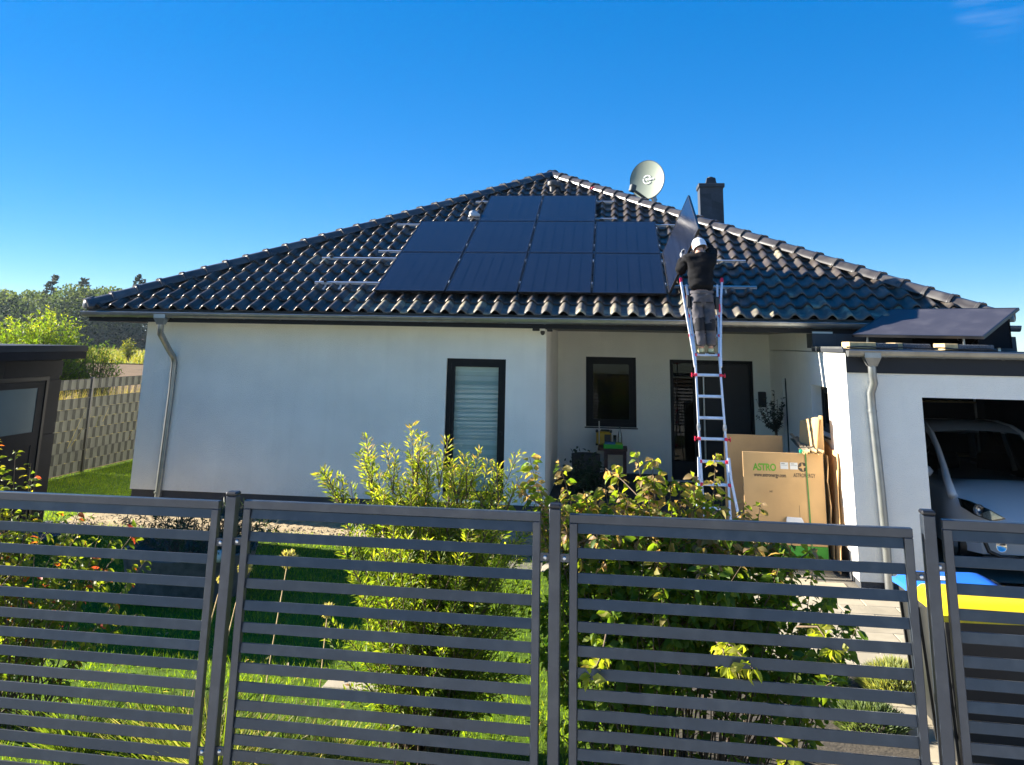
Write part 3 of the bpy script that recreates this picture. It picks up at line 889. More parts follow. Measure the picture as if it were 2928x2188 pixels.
MB().box((dx0 + .02, YB + .30, 0.02), (dxm, YB + .32, dz1)).build('sidelight_shade_sheet', M['dark'], entr)  # black sheet whose colour stands in for the shade behind the sidelight
mb = MB()
mb.tube([(9.985, YB + .02, 0.36), (9.985, YB + .02, 1.83)], 0.017, 10)
for zz in (0.5, 1.68): mb.tube([(9.985, YB + .02, zz), (9.985, YB + .075, zz)], 0.01, 8)
mb.build('door_handle', M['alu'], entr, smooth=True)
MB().bbox((10.945, YB - .05, 1.33), (11.085, YB - .002, 1.60), 0.01).build('letter_box', M['black'], house)

# roof structure
roof = MB()
def RP(x, s, n=0.0):
    return Vector((x, s * CP - n * SP, ZE + s * SP + n * CP))
H_ = W_ / 2 * math.tan(PHI)
A0, A1 = (0.02, 0.02, ZE - .03), (W_ - .02, 0.02, ZE - .03)
B0, B1 = (0.02, D_ - .02, ZE - .03), (W_ - .02, D_ - .02, ZE - .03)
P0, P1 = (W_ / 2, W_ / 2, ZE + H_ - .045), (W_ / 2, D_ - W_ / 2, ZE + H_ - .045)
roof.add([A0, A1, B1, B0, P0, P1], [(0, 1, 4), (1, 2, 5, 4), (2, 3, 5), (3, 0, 4, 5), (0, 3, 2, 1)])
roof_o = roof.build('roof', M['under'], house)

# one tile: flat pan and a roll on its right side, thick lower lip
TW, TL = W_ / 54, 0.388
def tile_geo():
    prof = []
    for i in range(13):
        u_ = i / 12
        if u_ < 0.40: z_ = 0.0 - 0.006 * math.sin(u_ / .4 * math.pi)
        else: z_ = 0.066 * math.sin((u_ - .40) / .60 * math.pi) ** 1.1
        prof.append((u_ * (TW + .004), z_))
    mb = MB()
    lift, th = 0.042, 0.026
    sec = [(-.004, lift - th, 1.0), (-.007, lift - .017, 1.0), (0.0, lift - .009, 1.0), (.014, lift - .003, 1.0), (.034, lift, 1.0), (.10, lift * .82, .97), (TL + .05, 0.0, .92)]
    top = [[(x, y_, z_ * k_ + dz_) for x, z_ in prof] for (y_, dz_, k_) in sec]
    mb.grid(top)
    n = len(prof)
    mb.grid([[(x, 0.10, z_ + lift - th - .006) for x, z_ in prof], [(x, -.004, z_ + lift - th - .0005) for x, z_ in prof]])
    return mb
TG = tile_geo()
TM = {}
for k in ('tile', 'tileold'):
    me = TG.mesh('roof_tile', M[k], 'all')
    TM[k] = me
def face_mtx(which):
    """maps tile plane coords (x along eave, y up-slope, z normal) to world for front/left/right/back"""
    b = Matrix(((1, 0, 0, 0), (0, CP, -SP, 0), (0, SP, CP, ZE), (0, 0, 0, 1)))
    if which == 'front': return b
    if which == 'right': return Matrix.Translation((W_, 0, 0)) @ Matrix.Rotation(R(90), 4, 'Z') @ b
    if which == 'left': return Matrix.Translation((0, D_, 0)) @ Matrix.Rotation(R(-90), 4, 'Z') @ b
    return Matrix.Translation((W_, D_, 0)) @ Matrix.Rotation(R(180), 4, 'Z') @ b

def clip_geo(V, F, planes):
    bm = bmesh.new()
    vs = [bm.verts.new(v) for v in V]
    for f_ in F:
        try: bm.faces.new([vs[i] for i in f_])
        except ValueError: pass
    for (co, no) in planes:
        bmesh.ops.bisect_plane(bm, geom=bm.verts[:] + bm.edges[:] + bm.faces[:], plane_co=co, plane_no=no, clear_outer=True)
    out = ([v.co.copy() for v in bm.verts], [])
    for i, v in enumerate(bm.verts): v.index = i
    out = ([v.co.copy() for v in bm.verts], [tuple(v.index for v in f_.verts) for f_ in bm.faces])
    bm.free()
    return out

PX0, PS0, PW, PH, POFF = 4.5562, 0.5452, 1.154, 1.737, 0.14
def under_panel(x, s):
    for (c0, c1, r0, r1) in ((0, 4, 0, 2), (1, 3, 2, 3)):
        if PX0 + c0 * PW + .25 < x < PX0 + c1 * PW - .35 and PS0 + r0 * PH + .45 < s < PS0 + r1 * PH - .3: return True
    return False

cands = []; rest = []
FM = face_mtx('front')
for r_ in range(20):
    s0 = r_ * TL - 0.03
    for c_ in range(54):
        x0 = c_ * TW
        sm = s0 + TL / 2
        inset = sm * CP                      # hip inset in plan
        xa, xb = x0 + TW, x0
        if xa < inset - .25 or xb > W_ - inset + .25: continue
        edge = xb < inset + .30 or xa > W_ - inset - .30
        jit = Matrix.Translation((random.uniform(-.002, .002), random.uniform(-.004, .004), random.uniform(0, .003))) @ Matrix.Rotation(random.uniform(-.004, .004), 4, 'Z')
        mt = FM @ Matrix.Translation((x0, s0, 0.0)) @ jit
        geo = None
        if edge:
            V = [mt @ Vector(v) for v in TG.v]
            geo = clip_geo(V, TG.f, [(Vector((0, 0, 0)), Vector((-1, 1, 0))), (Vector((W_, 0, 0)), Vector((1, 1, 0)))])
            if len(geo[1]) < 3: continue
        cands.append((under_panel(x0 + TW / 2, sm), r_, c_, mt, geo))
cands.sort(key=lambda t: (t[0], t[1], t[2]))
for i, (up_, r_, c_, mt, geo) in enumerate(cands):
    old = (r_ == 0 and 16 < c_ < 49) or (random.random() < .10)
    if i < 300 and not up_:
        if geo is None:
            inst('roof_tile', TM['tileold' if old else 'tile'], roof_o, mt)
        else:
            MB().add(*geo).build('roof_tile', M['tile'], roof_o, smooth='all')
    else:
        rest.append(geo if geo is not None else ([mt @ Vector(v) for v in TG.v], TG.f))
mb = MB()
for v, f_ in rest: mb.add(v, f_)
mb.build('roof_tiles', M['tile'], roof_o, smooth='all', kind='stuff')
# the other three faces, joined
mb = MB()
for face, wid in (('right', D_), ('left', D_), ('back', W_)):
    fmx = face_mtx(face)
    n_ = round(wid / TW)
    for r_ in range(20):
        s0 = r_ * TL - .03
        inset = (s0 + TL / 2) * CP
        for c_ in range(n_):
            x0 = c_ * TW
            if x0 < inset - .02 or x0 + TW > wid - inset + .02: continue
            mt = fmx @ Matrix.Translation((x0, s0, 0))
            mb.add([mt @ Vector(v) for v in TG.v[:91]], [f_ for f_ in TG.f if max(f_) < 91])
mb.build('roof_tiles', M['tile'], roof_o, smooth='all', kind='stuff')

# hip and ridge caps: a double-rolled saddle with a raised collar
def cap_geo(ln):
    mb = MB()
    secs = [(-.02, 1.09, .012), (.022, 1.09, .012), (.034, 1.02, .004), (ln + .05, .955, -.006)]
    rows = []
    for (y, sc, dz) in secs:
        row = []
        for k in range(21):
            a = math.pi * (k / 20)
            rr = 0.142 * sc * (1 - .17 * math.exp(-((k - 10) / 1.5) ** 2) - .05 * math.exp(-((k - 4) / 1.2) ** 2) - .05 * math.exp(-((k - 16) / 1.2) ** 2))
            row.append((-rr * math.cos(a) * 1.18, y, rr * math.sin(a) * .95 - .035 + dz))
        rows.append(row)
    mb.grid(rows)
    mb.add(rows[0], [tuple(range(21))])
    return mb
def caps(p0, p1, n, lift):
    p0 = Vector(p0); p1 = Vector(p1)
    d = (p1 - p0); ln = d.length / n; d.normalize()
    x = d.cross(Vector((0, 0, 1))).normalized(); u_ = x.cross(d)
    me = cap_geo(ln).mesh('hip_cap', M['hip'], True)
    for i in range(n):
        o_ = p0 + d * (ln * i) + u_ * lift
        mt = Matrix(((x.x, d.x, u_.x, o_.x), (x.y, d.y, u_.y, o_.y), (x.z, d.z, u_.z, o_.z), (0, 0, 0, 1))) @ Matrix.Rotation(random.uniform(-.012, .012), 4, 'Y')
        inst('hip_cap', me, roof_o, mt)
apex = (W_ / 2, W_ / 2, ZE + H_)
caps((0.0, 0.0, ZE), apex, 27, 0.055)
caps((W_, 0.0, ZE), apex, 27, 0.055)
caps(apex, (W_ / 2, D_ - W_ / 2, ZE + H_), 3, 0.055)
# rounded end caps at the two front corners
for (x, sgn) in ((0.0, 1), (W_, -1)):
    mb = MB()
    mb.lathe([(0.0, 0.135), (0.07, 0.115), (0.115, 0.06), (0.13, 0.0), (0.125, -0.05)], (x + sgn * .03, 0.03, ZE + .06), 18)
    mb.build('hip_end_cap', M['hip'], roof_o, smooth=True)

# roof vent near the apex
v = RP(6.98, 6.60, 0.0)
ve = Vector((7.02, 5.72, ZE + 5.72 * math.tan(PHI)))
mb = MB()
mb.lathe([(0.07, -.02), (0.07, .16), (0.12, .16), (0.125, .20), (0.12, .245), (0.09, .265), (0.0, .27)], ve, 20)
mb.tube([ve + Vector((.05, 0, .17)), ve + Vector((.20, -.02, .16)), ve + Vector((.22, -.04, .02))], .05, 10)
mb.build('roof_vent', M['vent'], roof_o, smooth=True)

# gutter (half round) and its brackets
def gutter(x0, x1, y, zt, r_, parent, name='gutter', m='zinc'):
    mb = MB()
    n = 12
    rows = []
    for rr, rev in ((r_, False), (r_ - .004, True)):
        for k in range(n + 1):
            a = math.pi + math.pi * k / n
            rows.append([(x, y + rr * math.cos(a), zt + rr * math.sin(a)) for x in (x0, x1)])
    mb.grid(rows)
    mb.tube([(x0, y - r_, zt), (x1, y - r_, zt)], .010, 8)
    for x in (x0, x1):
        c = [(x, y + r_ * math.cos(math.pi + math.pi * k / n), zt + r_ * math.sin(math.pi + math.pi * k / n)) for k in range(n + 1)]
        mb.add(c, [tuple(range(n + 1))])
    return mb.build(name, M[m], parent, smooth=True)
def strap_ring(x, y, zt, r_, parent, name='bracket'):
    mb = MB()
    rows = []
    for k in range(11):
        a = math.pi + math.pi * k / 10
        rows.append([(x - .014, y + r_ * math.cos(a), zt + r_ * math.sin(a)), (x + .014, y + r_ * math.cos(a), zt + r_ * math.sin(a))])
    mb.grid(rows)
    return mb.build(name, M['zinc'], parent)
gut = gutter(-.02, 13.95, -.075, 2.735, .075, house)
for i in range(24):
    strap_ring(0.32 + i * 0.585, -.075, 2.735, .079, gut)
# drip flashing between tiles and gutter
MB().add([(0.0, -.03, 2.735), (W_, -.03, 2.735), (W_, 0.03, 2.795), (0.0, 0.03, 2.795)], [(0, 1, 2, 3)]).build('eaves_flashing', M['zinc'], house)
# end stop
def downspout(parent, path, r_, funnel, name='downspout', clips=()):
    mb = MB()
    mb.tube(path, r_, 16)
    o = mb.build(name, M['zinc'], parent, smooth=True)
    fx, fy, fz = funnel
    mb = MB()
    hw, bw = .095, .05
    top = [(fx - hw, fy - .075, fz), (fx + hw, fy - .075, fz), (fx + hw, fy + .075, fz), (fx - hw, fy + .075, fz)]
    mid = [(a, b, fz - .06) for a, b, c in top]
    bot = [(fx - bw, fy - .045, fz - .16), (fx + bw, fy - .045, fz - .16), (fx + bw, fy + .045, fz - .16), (fx - bw, fy + .045, fz - .16)]
    mb.add(top + mid + bot, [(0, 1, 5, 4), (1, 2, 6, 5), (2, 3, 7, 6), (3, 0, 4, 7), (4, 5, 9, 8), (5, 6, 10, 9), (6, 7, 11, 10), (7, 4, 8, 11), (8, 9, 10, 11)])
    mb.build('funnel', M['zinc'], o)
    for c in clips:
        m2 = MB()
        m2.lathe([(r_ + .006, -.012), (r_ + .006, .012)], c, 16)
        m2.lathe([(r_, -.012), (r_ + .006, -.012)], c, 16)
        m2.lathe([(r_ + .006, .012), (r_, .012)], c, 16)
        m2.tube([(c[0], c[1], c[2]), (c[0], c[1] + r_ + .04, c[2])], .006, 6)
        m2.build('pipe_clip', M['zinc'], o, smooth=True)
    return o
downspout(house, [(1.315, -.08, 2.60), (1.31, -.08, 2.50), (1.30, -.05, 2.42), (1.245, .40, 2.14), (1.25, .52, 2.05), (1.262, .545, 1.96), (1.262, .545, 1.5), (1.21, .545, -.30)], .048,
          (1.315, -.085, 2.715), clips=((1.262, .545, 1.80), (1.205, .545, -.02)))

# chimney: slate clad shaft with a cover and a pot
chm = MB()
cx0, cx1, cy0, cy1, cz = 10.47, 11.03, 7.9, 8.46, 6.20
chm.box((cx0, cy0, 4.0), (cx1, cy1, cz))
ch = chm.build('chimney', M['chim'], house)
MB().bbox((cx0 - .03, cy0 - .03, cz), (cx1 + .04, cy1 + .03, cz + .10), .01).build('chimney_cover', M['chim'], ch)
mb = MB()
mb.add([(10.64, 8.02, cz + .10), (10.90, 8.02, cz + .10), (10.90, 8.3, cz + .10), (10.64, 8.3, cz + .10), (10.67, 8.05, cz + .27), (10.87, 8.05, cz + .27), (10.87, 8.27, cz + .27), (10.67, 8.27, cz + .27)],
       [(0, 1, 5, 4), (1, 2, 6, 5), (2, 3, 7, 6), (3, 0, 4, 7), (4, 5, 6, 7)])
mb.lathe([(.07, cz + .27), (.07, cz + .30), (.0, cz + .30)], (10.77, 8.16, 0), 14)
mb.build('chimney_pot', M['chim'], ch)
# slates laid on the slant, each a thin piece
slm = MB().add([(0, 0, 0), (.30, -.10, 0), (.30, .085, -.0), (0, .19, 0), (0, 0, .008), (.30, -.10, .008), (.30, .085, .003), (0, .19, .003)], [(4, 5, 6, 7), (0, 1, 5, 4), (1, 2, 6, 5), (2, 3, 7, 6), (3, 0, 4, 7)]).mesh('slate', M['chim'])
for j in range(7):
    for i in range(2):
        xx = cx0 + .0 + i * .275; zz = cz - .28 - j * .18 - i * .09 + .06
        V = [Vector((xx + v[0] * .93, cy0 - v[2] - .001, zz + v[1])) for v in [tuple(q.co) for q in slm.vertices]]
        g_ = clip_geo(V, [tuple(p.vertices) for p in slm.polygons], [(Vector((0, 0, cz - .16)), Vector((0, 0, 1)))])
        if len(g_[1]) > 2:
            MB().add(*g_).build('slate', M['chim'], ch)

# ------------------------------------------------------------------ satellite dish
dish = thing('satellite_dish', 'grey green satellite dish with white logo rising behind the right hip of the roof', 'satellite dish', (9.12, 7.2, 4.9))
dc = Vector((9.16, 7.1, 6.24)); dn = Vector((-.42, -.90, .10)).normalized()
dx_ = dn.cross(Vector((0, 0, 1))).normalized() * -1; dx_ = Vector((0, 0, 1)).cross(dn).normalized(); du = dn.cross(dx_)
DM = Matrix(((dx_.x, du.x, dn.x, dc.x), (dx_.y, du.y, dn.y, dc.y), (dx_.z, du.z, dn.z, dc.z), (0, 0, 0, 1)))
mb = MB(); rows = []
for i in range(11):
    r_ = i / 10
    rows.append([DM @ Vector((.425 * r_ * math.cos(2 * math.pi * k / 40), .47 * r_ * math.sin(2 * math.pi * k / 40), .075 * (r_ * r_ - 1))) for k in range(41)])
mb.grid(rows)
mb.build('reflector', M['dish'], dish, smooth='all')
mb = MB(); rows = []
for (sc, dz) in ((1.0, .0), (1.03, .004), (1.035, -.03), (1.0, -.045), (.6, -.11), (.02, -.13)):
    rows.append([DM @ Vector((.425 * sc * math.cos(2 * math.pi * k / 40), .47 * sc * math.sin(2 * math.pi * k / 40), dz)) for k in range(41)])
mb.grid(rows)
mb.build('rim', M['dishback'], dish, smooth=True)
LN = DM @ Vector((-.40, -.36, .42)); LB = DM @ Vector((0.0, -.47, .0))
LNB = Vector((8.81, 6.55, 5.93))
mb = MB()
for off in (-.02, .03):
    mb.beam(DM @ Vector((.02 + off, -.50, -.02)), LNB + Vector((.04 + off, .03, -.05)), .022, .03)
mb.build('feed_arm', M['dishback'], dish)
mb = MB()
mb.bbox((-.065, -.065, -.085), (.065, .065, .085), .015, Matrix.Translation(LNB) @ Matrix.Rotation(R(25), 4, 'Z') @ Matrix.Rotation(R(15), 4, 'Y'))
mb.build('receiver', M['dishback'], dish)
mb = MB()
mb.tube([(9.36, 7.3, 4.85), (9.36, 7.3, 6.05)], .03, 12)
mb.beam((9.36, 7.3, 5.75), DM @ Vector((.0, -.2, -.12)), .08, .10)
mb.build('mast', M['zinc'], dish, smooth=True)
# logo: open ring and lettering
LGC = Vector((-.02, .02, -.066))
mb = MB()
for (a0, a1) in ((35, 150), (165, 325)):
    rows = []
    for k in range(25):
        a = R(a0 + (a1 - a0) * k / 24)
        rows.append([DM @ (LGC + Vector((r_ * math.cos(a), r_ * math.sin(a), .004 + .075 * (r_ / .45) ** 2))) for r_ in (.085, .112)])
    mb.grid(rows)
mb.build('logo', M['white'], dish)
cap_text('logo_lettering', 'SatMan', .075, DM @ Matrix.Translation((-.055, -.005, -.052)) @ Matrix.Rotation(R(4), 4, 'Z'), M['white'], dish, bold=.004)

# ------------------------------------------------------------------ solar panels
def pv_panel(label, mtx, wid=1.134, hei=1.722, clamps=True, group=None, name='solar_panel', cells='pv'):
    t = thing(name, label, 'solar panel', mtx=mtx, group=group)
    fwid, th = .022, .035
    f = MB()
    f.box((0, 0, -th), (wid, fwid, 0)).box((0, hei - fwid, -th), (wid, hei, 0)).box((0, fwid, -th), (fwid, hei - fwid, 0)).box((wid - fwid, fwid, -th), (wid, hei - fwid, 0))
    f.build('frame', M['pvframe'], t, local=True)
    g = MB().box((fwid - .001, fwid - .001, -.010), (wid - fwid + .001, hei - fwid + .001, -.003))
    me = g.mesh('glass_cells', M[cells])
    o = bpy.data.objects.new('glass_cells', me)
    # cells are counted from the panel's corner
    for vv in me.vertices: vv.co -= Vector((.022 + .0, .022, 0))
    COL.objects.link(o); o.parent = t; o.location = (.022, .022, 0)
    MB().box((fwid, fwid, -th + .004), (wid - fwid, hei - fwid, -.012)).build('back_sheet', M['black'], t, local=True)
    if clamps:
        for y in (.38, hei - .38):
            MB().bbox((wid + .003, y - .03, -.03), (wid + .017, y + .03, .006), .002).build('clamp', M['alu'], t, local=True)
    return t
def roof_mtx(x, s, n):
    o_ = RP(x, s, n)
    return Matrix(((1, 0, 0, o_.x), (0, CP, -SP, o_.y), (0, SP, CP, o_.z), (0, 0, 0, 1)))
ordw = ['leftmost', 'second from left', 'third from left', 'rightmost']
for row, cols in ((0, range(4)), (1, range(4)), (2, (1, 2))):
    for c in cols:
        rn = ('bottom', 'middle', 'top')[row]
        if row < 2: lab = '%s black solar panel in the %s row on the tiled roof' % (ordw[c], rn)
        else: lab = '%s black solar panel of the pair in the top row on the roof' % ('left' if c == 1 else 'right')
        pv_panel(lab, roof_mtx(PX0 + c * PW + .01, PS0 + row * PH + .006, POFF), group='solar panels fixed on the roof')
# panel being lifted by the worker: hinged up about its left edge
hx = PX0 + 4 * PW + .02
ang = R(68)
nvec = Vector((0, -SP, CP)); tvec = Vector((0, CP, SP))
xa = Vector((1, 0, 0)) * math.cos(ang) + nvec * math.sin(ang)
za = xa.cross(tvec)
ho = RP(hx, PS0 + .006, POFF)
HM = Matrix(((xa.x, tvec.x, za.x, ho.x), (xa.y, tvec.y, za.y, ho.y), (xa.z, tvec.z, za.z, ho.z), (0, 0, 0, 1)))
pv_panel('upended solar panel held by the worker, reflecting sky in its glass', HM, clamps=False)
# panel standing on the garage roof
al, ta = -0.8, 0.346
uu = Vector((math.cos(al), math.sin(al), -0.01)).normalized()
vv_ = Vector((-math.sin(al) * math.cos(ta), math.cos(al) * math.cos(ta), math.sin(ta)))
ww = uu.cross(vv_).normalized(); vv_ = ww.cross(uu)
GM = Matrix(((uu.x, vv_.x, ww.x, 11.588), (uu.y, vv_.y, ww.y, -0.53), (uu.z, vv_.z, ww.z, 2.58), (0, 0, 0, 1)))
gpn = pv_panel('tilted solar panel standing on blocks on the garage roof', GM, 1.722, 1.134, clamps=False, cells='pvdusty')
for xx in (.18, 1.45):
    a = GM @ Vector((xx, 1.05, -.04)); MB().beam(a, (a.x, a.y, 2.388), .035, .035, up=(1, 0, 0)).build('support_foot', M['alu'], gpn)
    b = GM @ Vector((xx, .06, -.04)); MB().beam(b, (b.x, b.y, 2.388), .02, .02, up=(1, 0, 0)).build('support_foot', M['zinc'], gpn)
a, b, c, d = GM @ Vector((.10, 1.05, -.04)), GM @ Vector((1.62, 1.05, -.04)), None, None
MB().add([a, b, (b.x, b.y, 2.43), (a.x, a.y, 2.43)], [(0, 1, 2, 3)]).build('wind_plate', M['matt'], gpn)
a = GM @ Vector((1.60, 1.05, -.05)); b = GM @ Vector((1.60, .1, -.05))
MB().prism([a, b, (b.x, b.y, 2.44), (a.x, a.y, 2.43)], (uu * .006)).build('side_plate', M['matt'], gpn)

# mounting rails left bare either side of the panels
def rail(label, s, x0, x1, hooks=()):
    o_ = RP(x0, s, POFF - .075)
    t = thing('mounting_rail', label, 'rail', (o_.x, o_.y, o_.z), group='aluminium mounting rails on the roof')
    mt = roof_mtx(0, s, POFF - .075)
    mb = MB()
    mb.box((x0, -.02, 0.0), (x1, .02, .012), mt).box((x0, -.014, .012), (x1, -.007, .032), mt).box((x0, .007, .012), (x1, .014, .032), mt).box((x0, -.02, .032), (x1, .02, .040), mt)
    mb.build('rail_profile', M['alu'], t)
    for hx_ in hooks:
        m2 = MB()
        m2.box((hx_ - .017, -.16, -.035), (hx_ + .017, -.02, -.029), mt).box((hx_ - .017, -.16, -.035), (hx_ + .017, -.153, -.09), mt).box((hx_ - .017, -.022, -.035), (hx_ + .017, -.016, .03), mt)
        m2.build('roof_hook', M['alu'], t)
    m3 = MB()
    for hx_ in ((x0 + .18,) if hooks else ()):
        m3.box((hx_ - .02, -.02, .041), (hx_ + .02, .02, .075), mt)
        m3.build('end_clamp', M['black'], t)
    return t
rail('lowest left rail, long bare aluminium below the bottom panel row', .95, 3.44, 10.57, hooks=(3.62, 3.88, 10.1))
rail('second rail up, bare aluminium end left of the bottom panel row', 2.06, 3.18, 10.57, hooks=(3.55, 3.81, 10.2))
rail('third rail up, short aluminium end left of the middle panel row', 2.42, 4.12, 9.62)
rail('fourth rail up, short aluminium end near the hip above the middle row', 3.92, 4.09, 9.72)
rail('fifth rail up, aluminium end beside the white cloth', 4.30, 5.44, 8.43)
rail('uppermost rail, aluminium ends beside the top pair of panels', 5.44, 5.43, 8.41)
# white cloth lying by the fifth rail
cb = MB(); rows = []
cc = RP(5.56, 4.36, .10)
for i in range(7):
    row = []
    for k in range(13):
        a = 2 * math.pi * k / 12
        r_ = .115 * math.cos(i / 6 * math.pi / 2) * (1 + .22 * math.sin(3 * a + i) + .1 * math.sin(5 * a))
        row.append((cc.x + r_ * math.cos(a), cc.y + r_ * math.sin(a) * .7, cc.z + .02 + .105 * math.sin(i / 6 * math.pi / 2) * (1 + .2 * math.sin(2 * a))))
    rows.append(row)
cb.grid(rows)
tag(cb.build('cloth_bag', M['cloth'], None, smooth='all'), 'crumpled white cloth bag lying on the roof by the top left panel', 'bag')
# small red tool on the right hip
rr_ = Vector((7.95, 5.72, ZE + 5.72 * math.tan(PHI) + .10))
tag(MB().bbox((rr_.x - .07, rr_.y - .03, rr_.z - .02), (rr_.x + .07, rr_.y + .03, rr_.z + .03), .01).tube([(rr_.x - .12, rr_.y, rr_.z), (rr_.x - .06, rr_.y, rr_.z)], .014, 8).build('hand_tool', M['red']), 'small red hand tool lying on tiles right of the roof vent', 'tool')

# ------------------------------------------------------------------ garage
gar = thing('garage', 'white garage with flat roof and open doorway joined to the house', 'garage', (13.2, 1.5, G))
YG = -1.70
mb = MB()
wall_plane(mb, lambda a, b, d: (a, YG + d, b), XR, 15.6, -0.26, 2.10, [(12.04, 14.75, -0.26 + .0, 1.828)], 0.28)
mb.build('wall', M['plaster'], gar)
mb = MB()
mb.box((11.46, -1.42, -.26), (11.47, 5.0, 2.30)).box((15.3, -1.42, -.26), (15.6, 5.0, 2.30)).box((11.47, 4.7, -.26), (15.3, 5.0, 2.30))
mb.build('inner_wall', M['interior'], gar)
for xa_, xb_ in ((XR + .015, 12.04), (14.75, 15.6)): MB().box((xa_, YG + .015, G - .1), (xb_, YG + .26, -0.263)).build('plinth', M['plinth'], gar)
MB().box((XR + .002, YG - .025, 2.103), (15.7, YG - .001, 2.34)).build('fascia', M['anth'], gar)
MB().box((XR, YG + .001, 2.102), (XR + .28, -1.401, 2.336)).build('wall', M['plaster'], gar)
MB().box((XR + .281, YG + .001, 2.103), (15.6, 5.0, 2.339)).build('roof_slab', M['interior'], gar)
MB().box((XR - .03, YG - .04, 2.342), (15.7, -.07, 2.385)).box((XR + .31, -.068, 2.342), (15.7, 5.0, 2.385)).build('roof', M['anthsheet'], gar)
MB().box((XR - .022, -1.66, 2.337), (XR - .004, 0.0, 2.41)).build('wall_top_strip', M['zinc'], gar)  # zinc coloured strip along the top of the side wall
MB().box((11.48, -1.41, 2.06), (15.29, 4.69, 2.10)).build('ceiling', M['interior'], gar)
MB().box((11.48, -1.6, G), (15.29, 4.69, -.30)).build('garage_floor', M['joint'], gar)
gg = gutter(XR + .0, 15.7, YG - .115, 2.365, .075, gar)
for x in (11.62, 12.29, 12.96, 13.63, 14.3): strap_ring(x, YG - .115, 2.365, .079, gg)
MB().add([(XR + .0, YG - .06, 2.362), (15.7, YG - .06, 2.362), (15.7, YG + .12, 2.390), (XR + .0, YG + .12, 2.390)], [(0, 1, 2, 3)]).build('eaves_flashing', M['zinc'], gar)
downspout(gar, [(11.455, YG - .115, 2.20), (11.455, YG - .115, 2.08), (11.47, YG - .10, 1.99), (11.44, YG - .055, 1.87), (11.44, YG - .055, 1.70), (11.475, YG - .055, .80), (11.49, YG - .055, .15), (11.49, YG - .055, -.33)], .048,
          (11.455, YG - .115, 2.345), clips=((11.44, YG - .055, 1.66), (11.485, YG - .055, .14)))
# things inside: shelf along the back wall
sh = thing('garage_shelf', 'dim shelf with tools along the back wall of the garage', 'shelf', (13.4, 4.5, -.3))
mb = MB()
for z_ in (.5, 1.0, 1.45): mb.box((12.0, 4.3, z_), (15.0, 4.68, z_ + .03))
mb.build('shelf_board', M['wood'], sh)
mb = MB()
for x in (12.0, 13.4, 14.97): mb.box((x, 4.3, -.3), (x + .03, 4.34, 1.9))
mb.build('shelf_post', M['steel'], sh)
pf = thing('picture_frame', 'pale rectangular frame hanging at the back of the garage', 'frame', (13.1, 4.6, 1.3))
MB().box((13.05, 4.64, 1.25), (13.09, 4.66, 1.65)).box((13.49, 4.64, 1.25), (13.53, 4.66, 1.65)).box((13.09, 4.64, 1.61), (13.49, 4.66, 1.65)).build('frame', M['steel'], pf)
# slabs weighing down the panel on the garage roof
def slab(label, x0, x1, y0, y1, pale):
    t = thing('ballast_slab', label, 'slab', (x0, y0, 2.392), group='slabs on the garage roof edge')
    MB().bbox((x0 + pale, y0, 2.392), (x1, y1, 2.462), .006).build('slab_body', M['gravel'], t)
    MB().bbox((x0, y0 + .002, 2.392), (x0 + pale - .001, y1 - .002, 2.470), .006).build('slab_end', M['paper'] if False else M['cardedge'], t)
slab('pale and dark slab at the left corner of the garage roof', 11.26, 11.84, -1.62, -1.25, .32)
slab('second slab from the left corner of the garage roof', 11.86, 12.28, -1.45, -1.05, .09)
slab('slab on the garage roof in front of the cable loop', 12.36, 12.93, -1.68, -1.3, .16)
cb = MB()
pts = []
for k in range(24):
    t_ = k / 23
    pts.append((13.0 + .12 * math.sin(t_ * 9), -.85 + .3 * t_, 2.47 + .16 * abs(math.sin(t_ * 7)) + .05 * t_))
cb.tube(pts, .008, 6)
pts = [(11.2 + .07 * k, -1.72 + .01 * math.sin(k * .8), 2.405 + .012 * math.sin(k * .5) ** 2) for k in range(26)]
cb.tube(pts, .009, 6)
tag(cb.build('cable', M['black'], None, smooth='all'), 'thin black cable running along the garage gutter and looping behind the panel', 'cable')

# ------------------------------------------------------------------ car in the garage
car = thing('parked_car', 'white hatchback parked nose out inside the open garage', 'car', (13.46, -1.2, -.30))
CX, CY, CZ = 13.46, -1.22, -.30
def C(x, y, z): return Vector((CX + x, CY + y, CZ + z * 1.08))
# lower body: cross-sections along its length
def body_sec(y):
    # half width, bottom, shoulder height, centre height
    if y < .0: return None
    t_ = min(1, y / .55)
    hw = .60 + .225 * (1 - (1 - t_) ** 2.2)
    bt = .20
    shd = .56 + .30 * (1 - (1 - min(1, y / .75)) ** 1.7)
    ctr = .60 + .36 * (1 - (1 - min(1, y / 1.05)) ** 1.6)
    return hw, bt, shd, ctr
rows = []
for y in (0, .03, .08, .15, .25, .38, .55, .75, .95, 1.1, 1.5, 2.2, 3.0, 3.5, 3.62):
    hw, bt, shd, ctr = body_sec(y)
    bow = 0.0
    row = []
    prof = [(-1.0, bt + .03), (-1.02, bt + .14), (-1.03, (bt + shd) / 2), (-1.0, shd - .09), (-.94, shd - .02), (-.80, shd + .02), (-.5, ctr - .015), (0, ctr)]
    full = prof + [(-a, b) for a, b in reversed(prof[:-1])]
    for (a, b) in full:
        yy = y + (.26 * (abs(a) ** 2.6) if y < .3 else .26 * (abs(a) ** 2.6) * max(0, 1 - (y - .3) / .8))
        row.append(C(a * hw, yy, b))
    rows.append(row)
mb = MB().grid(rows)
mb.add(rows[0], [tuple(range(len(rows[0])))])
mb.build('body', M['carpaint'], car, smooth='all')
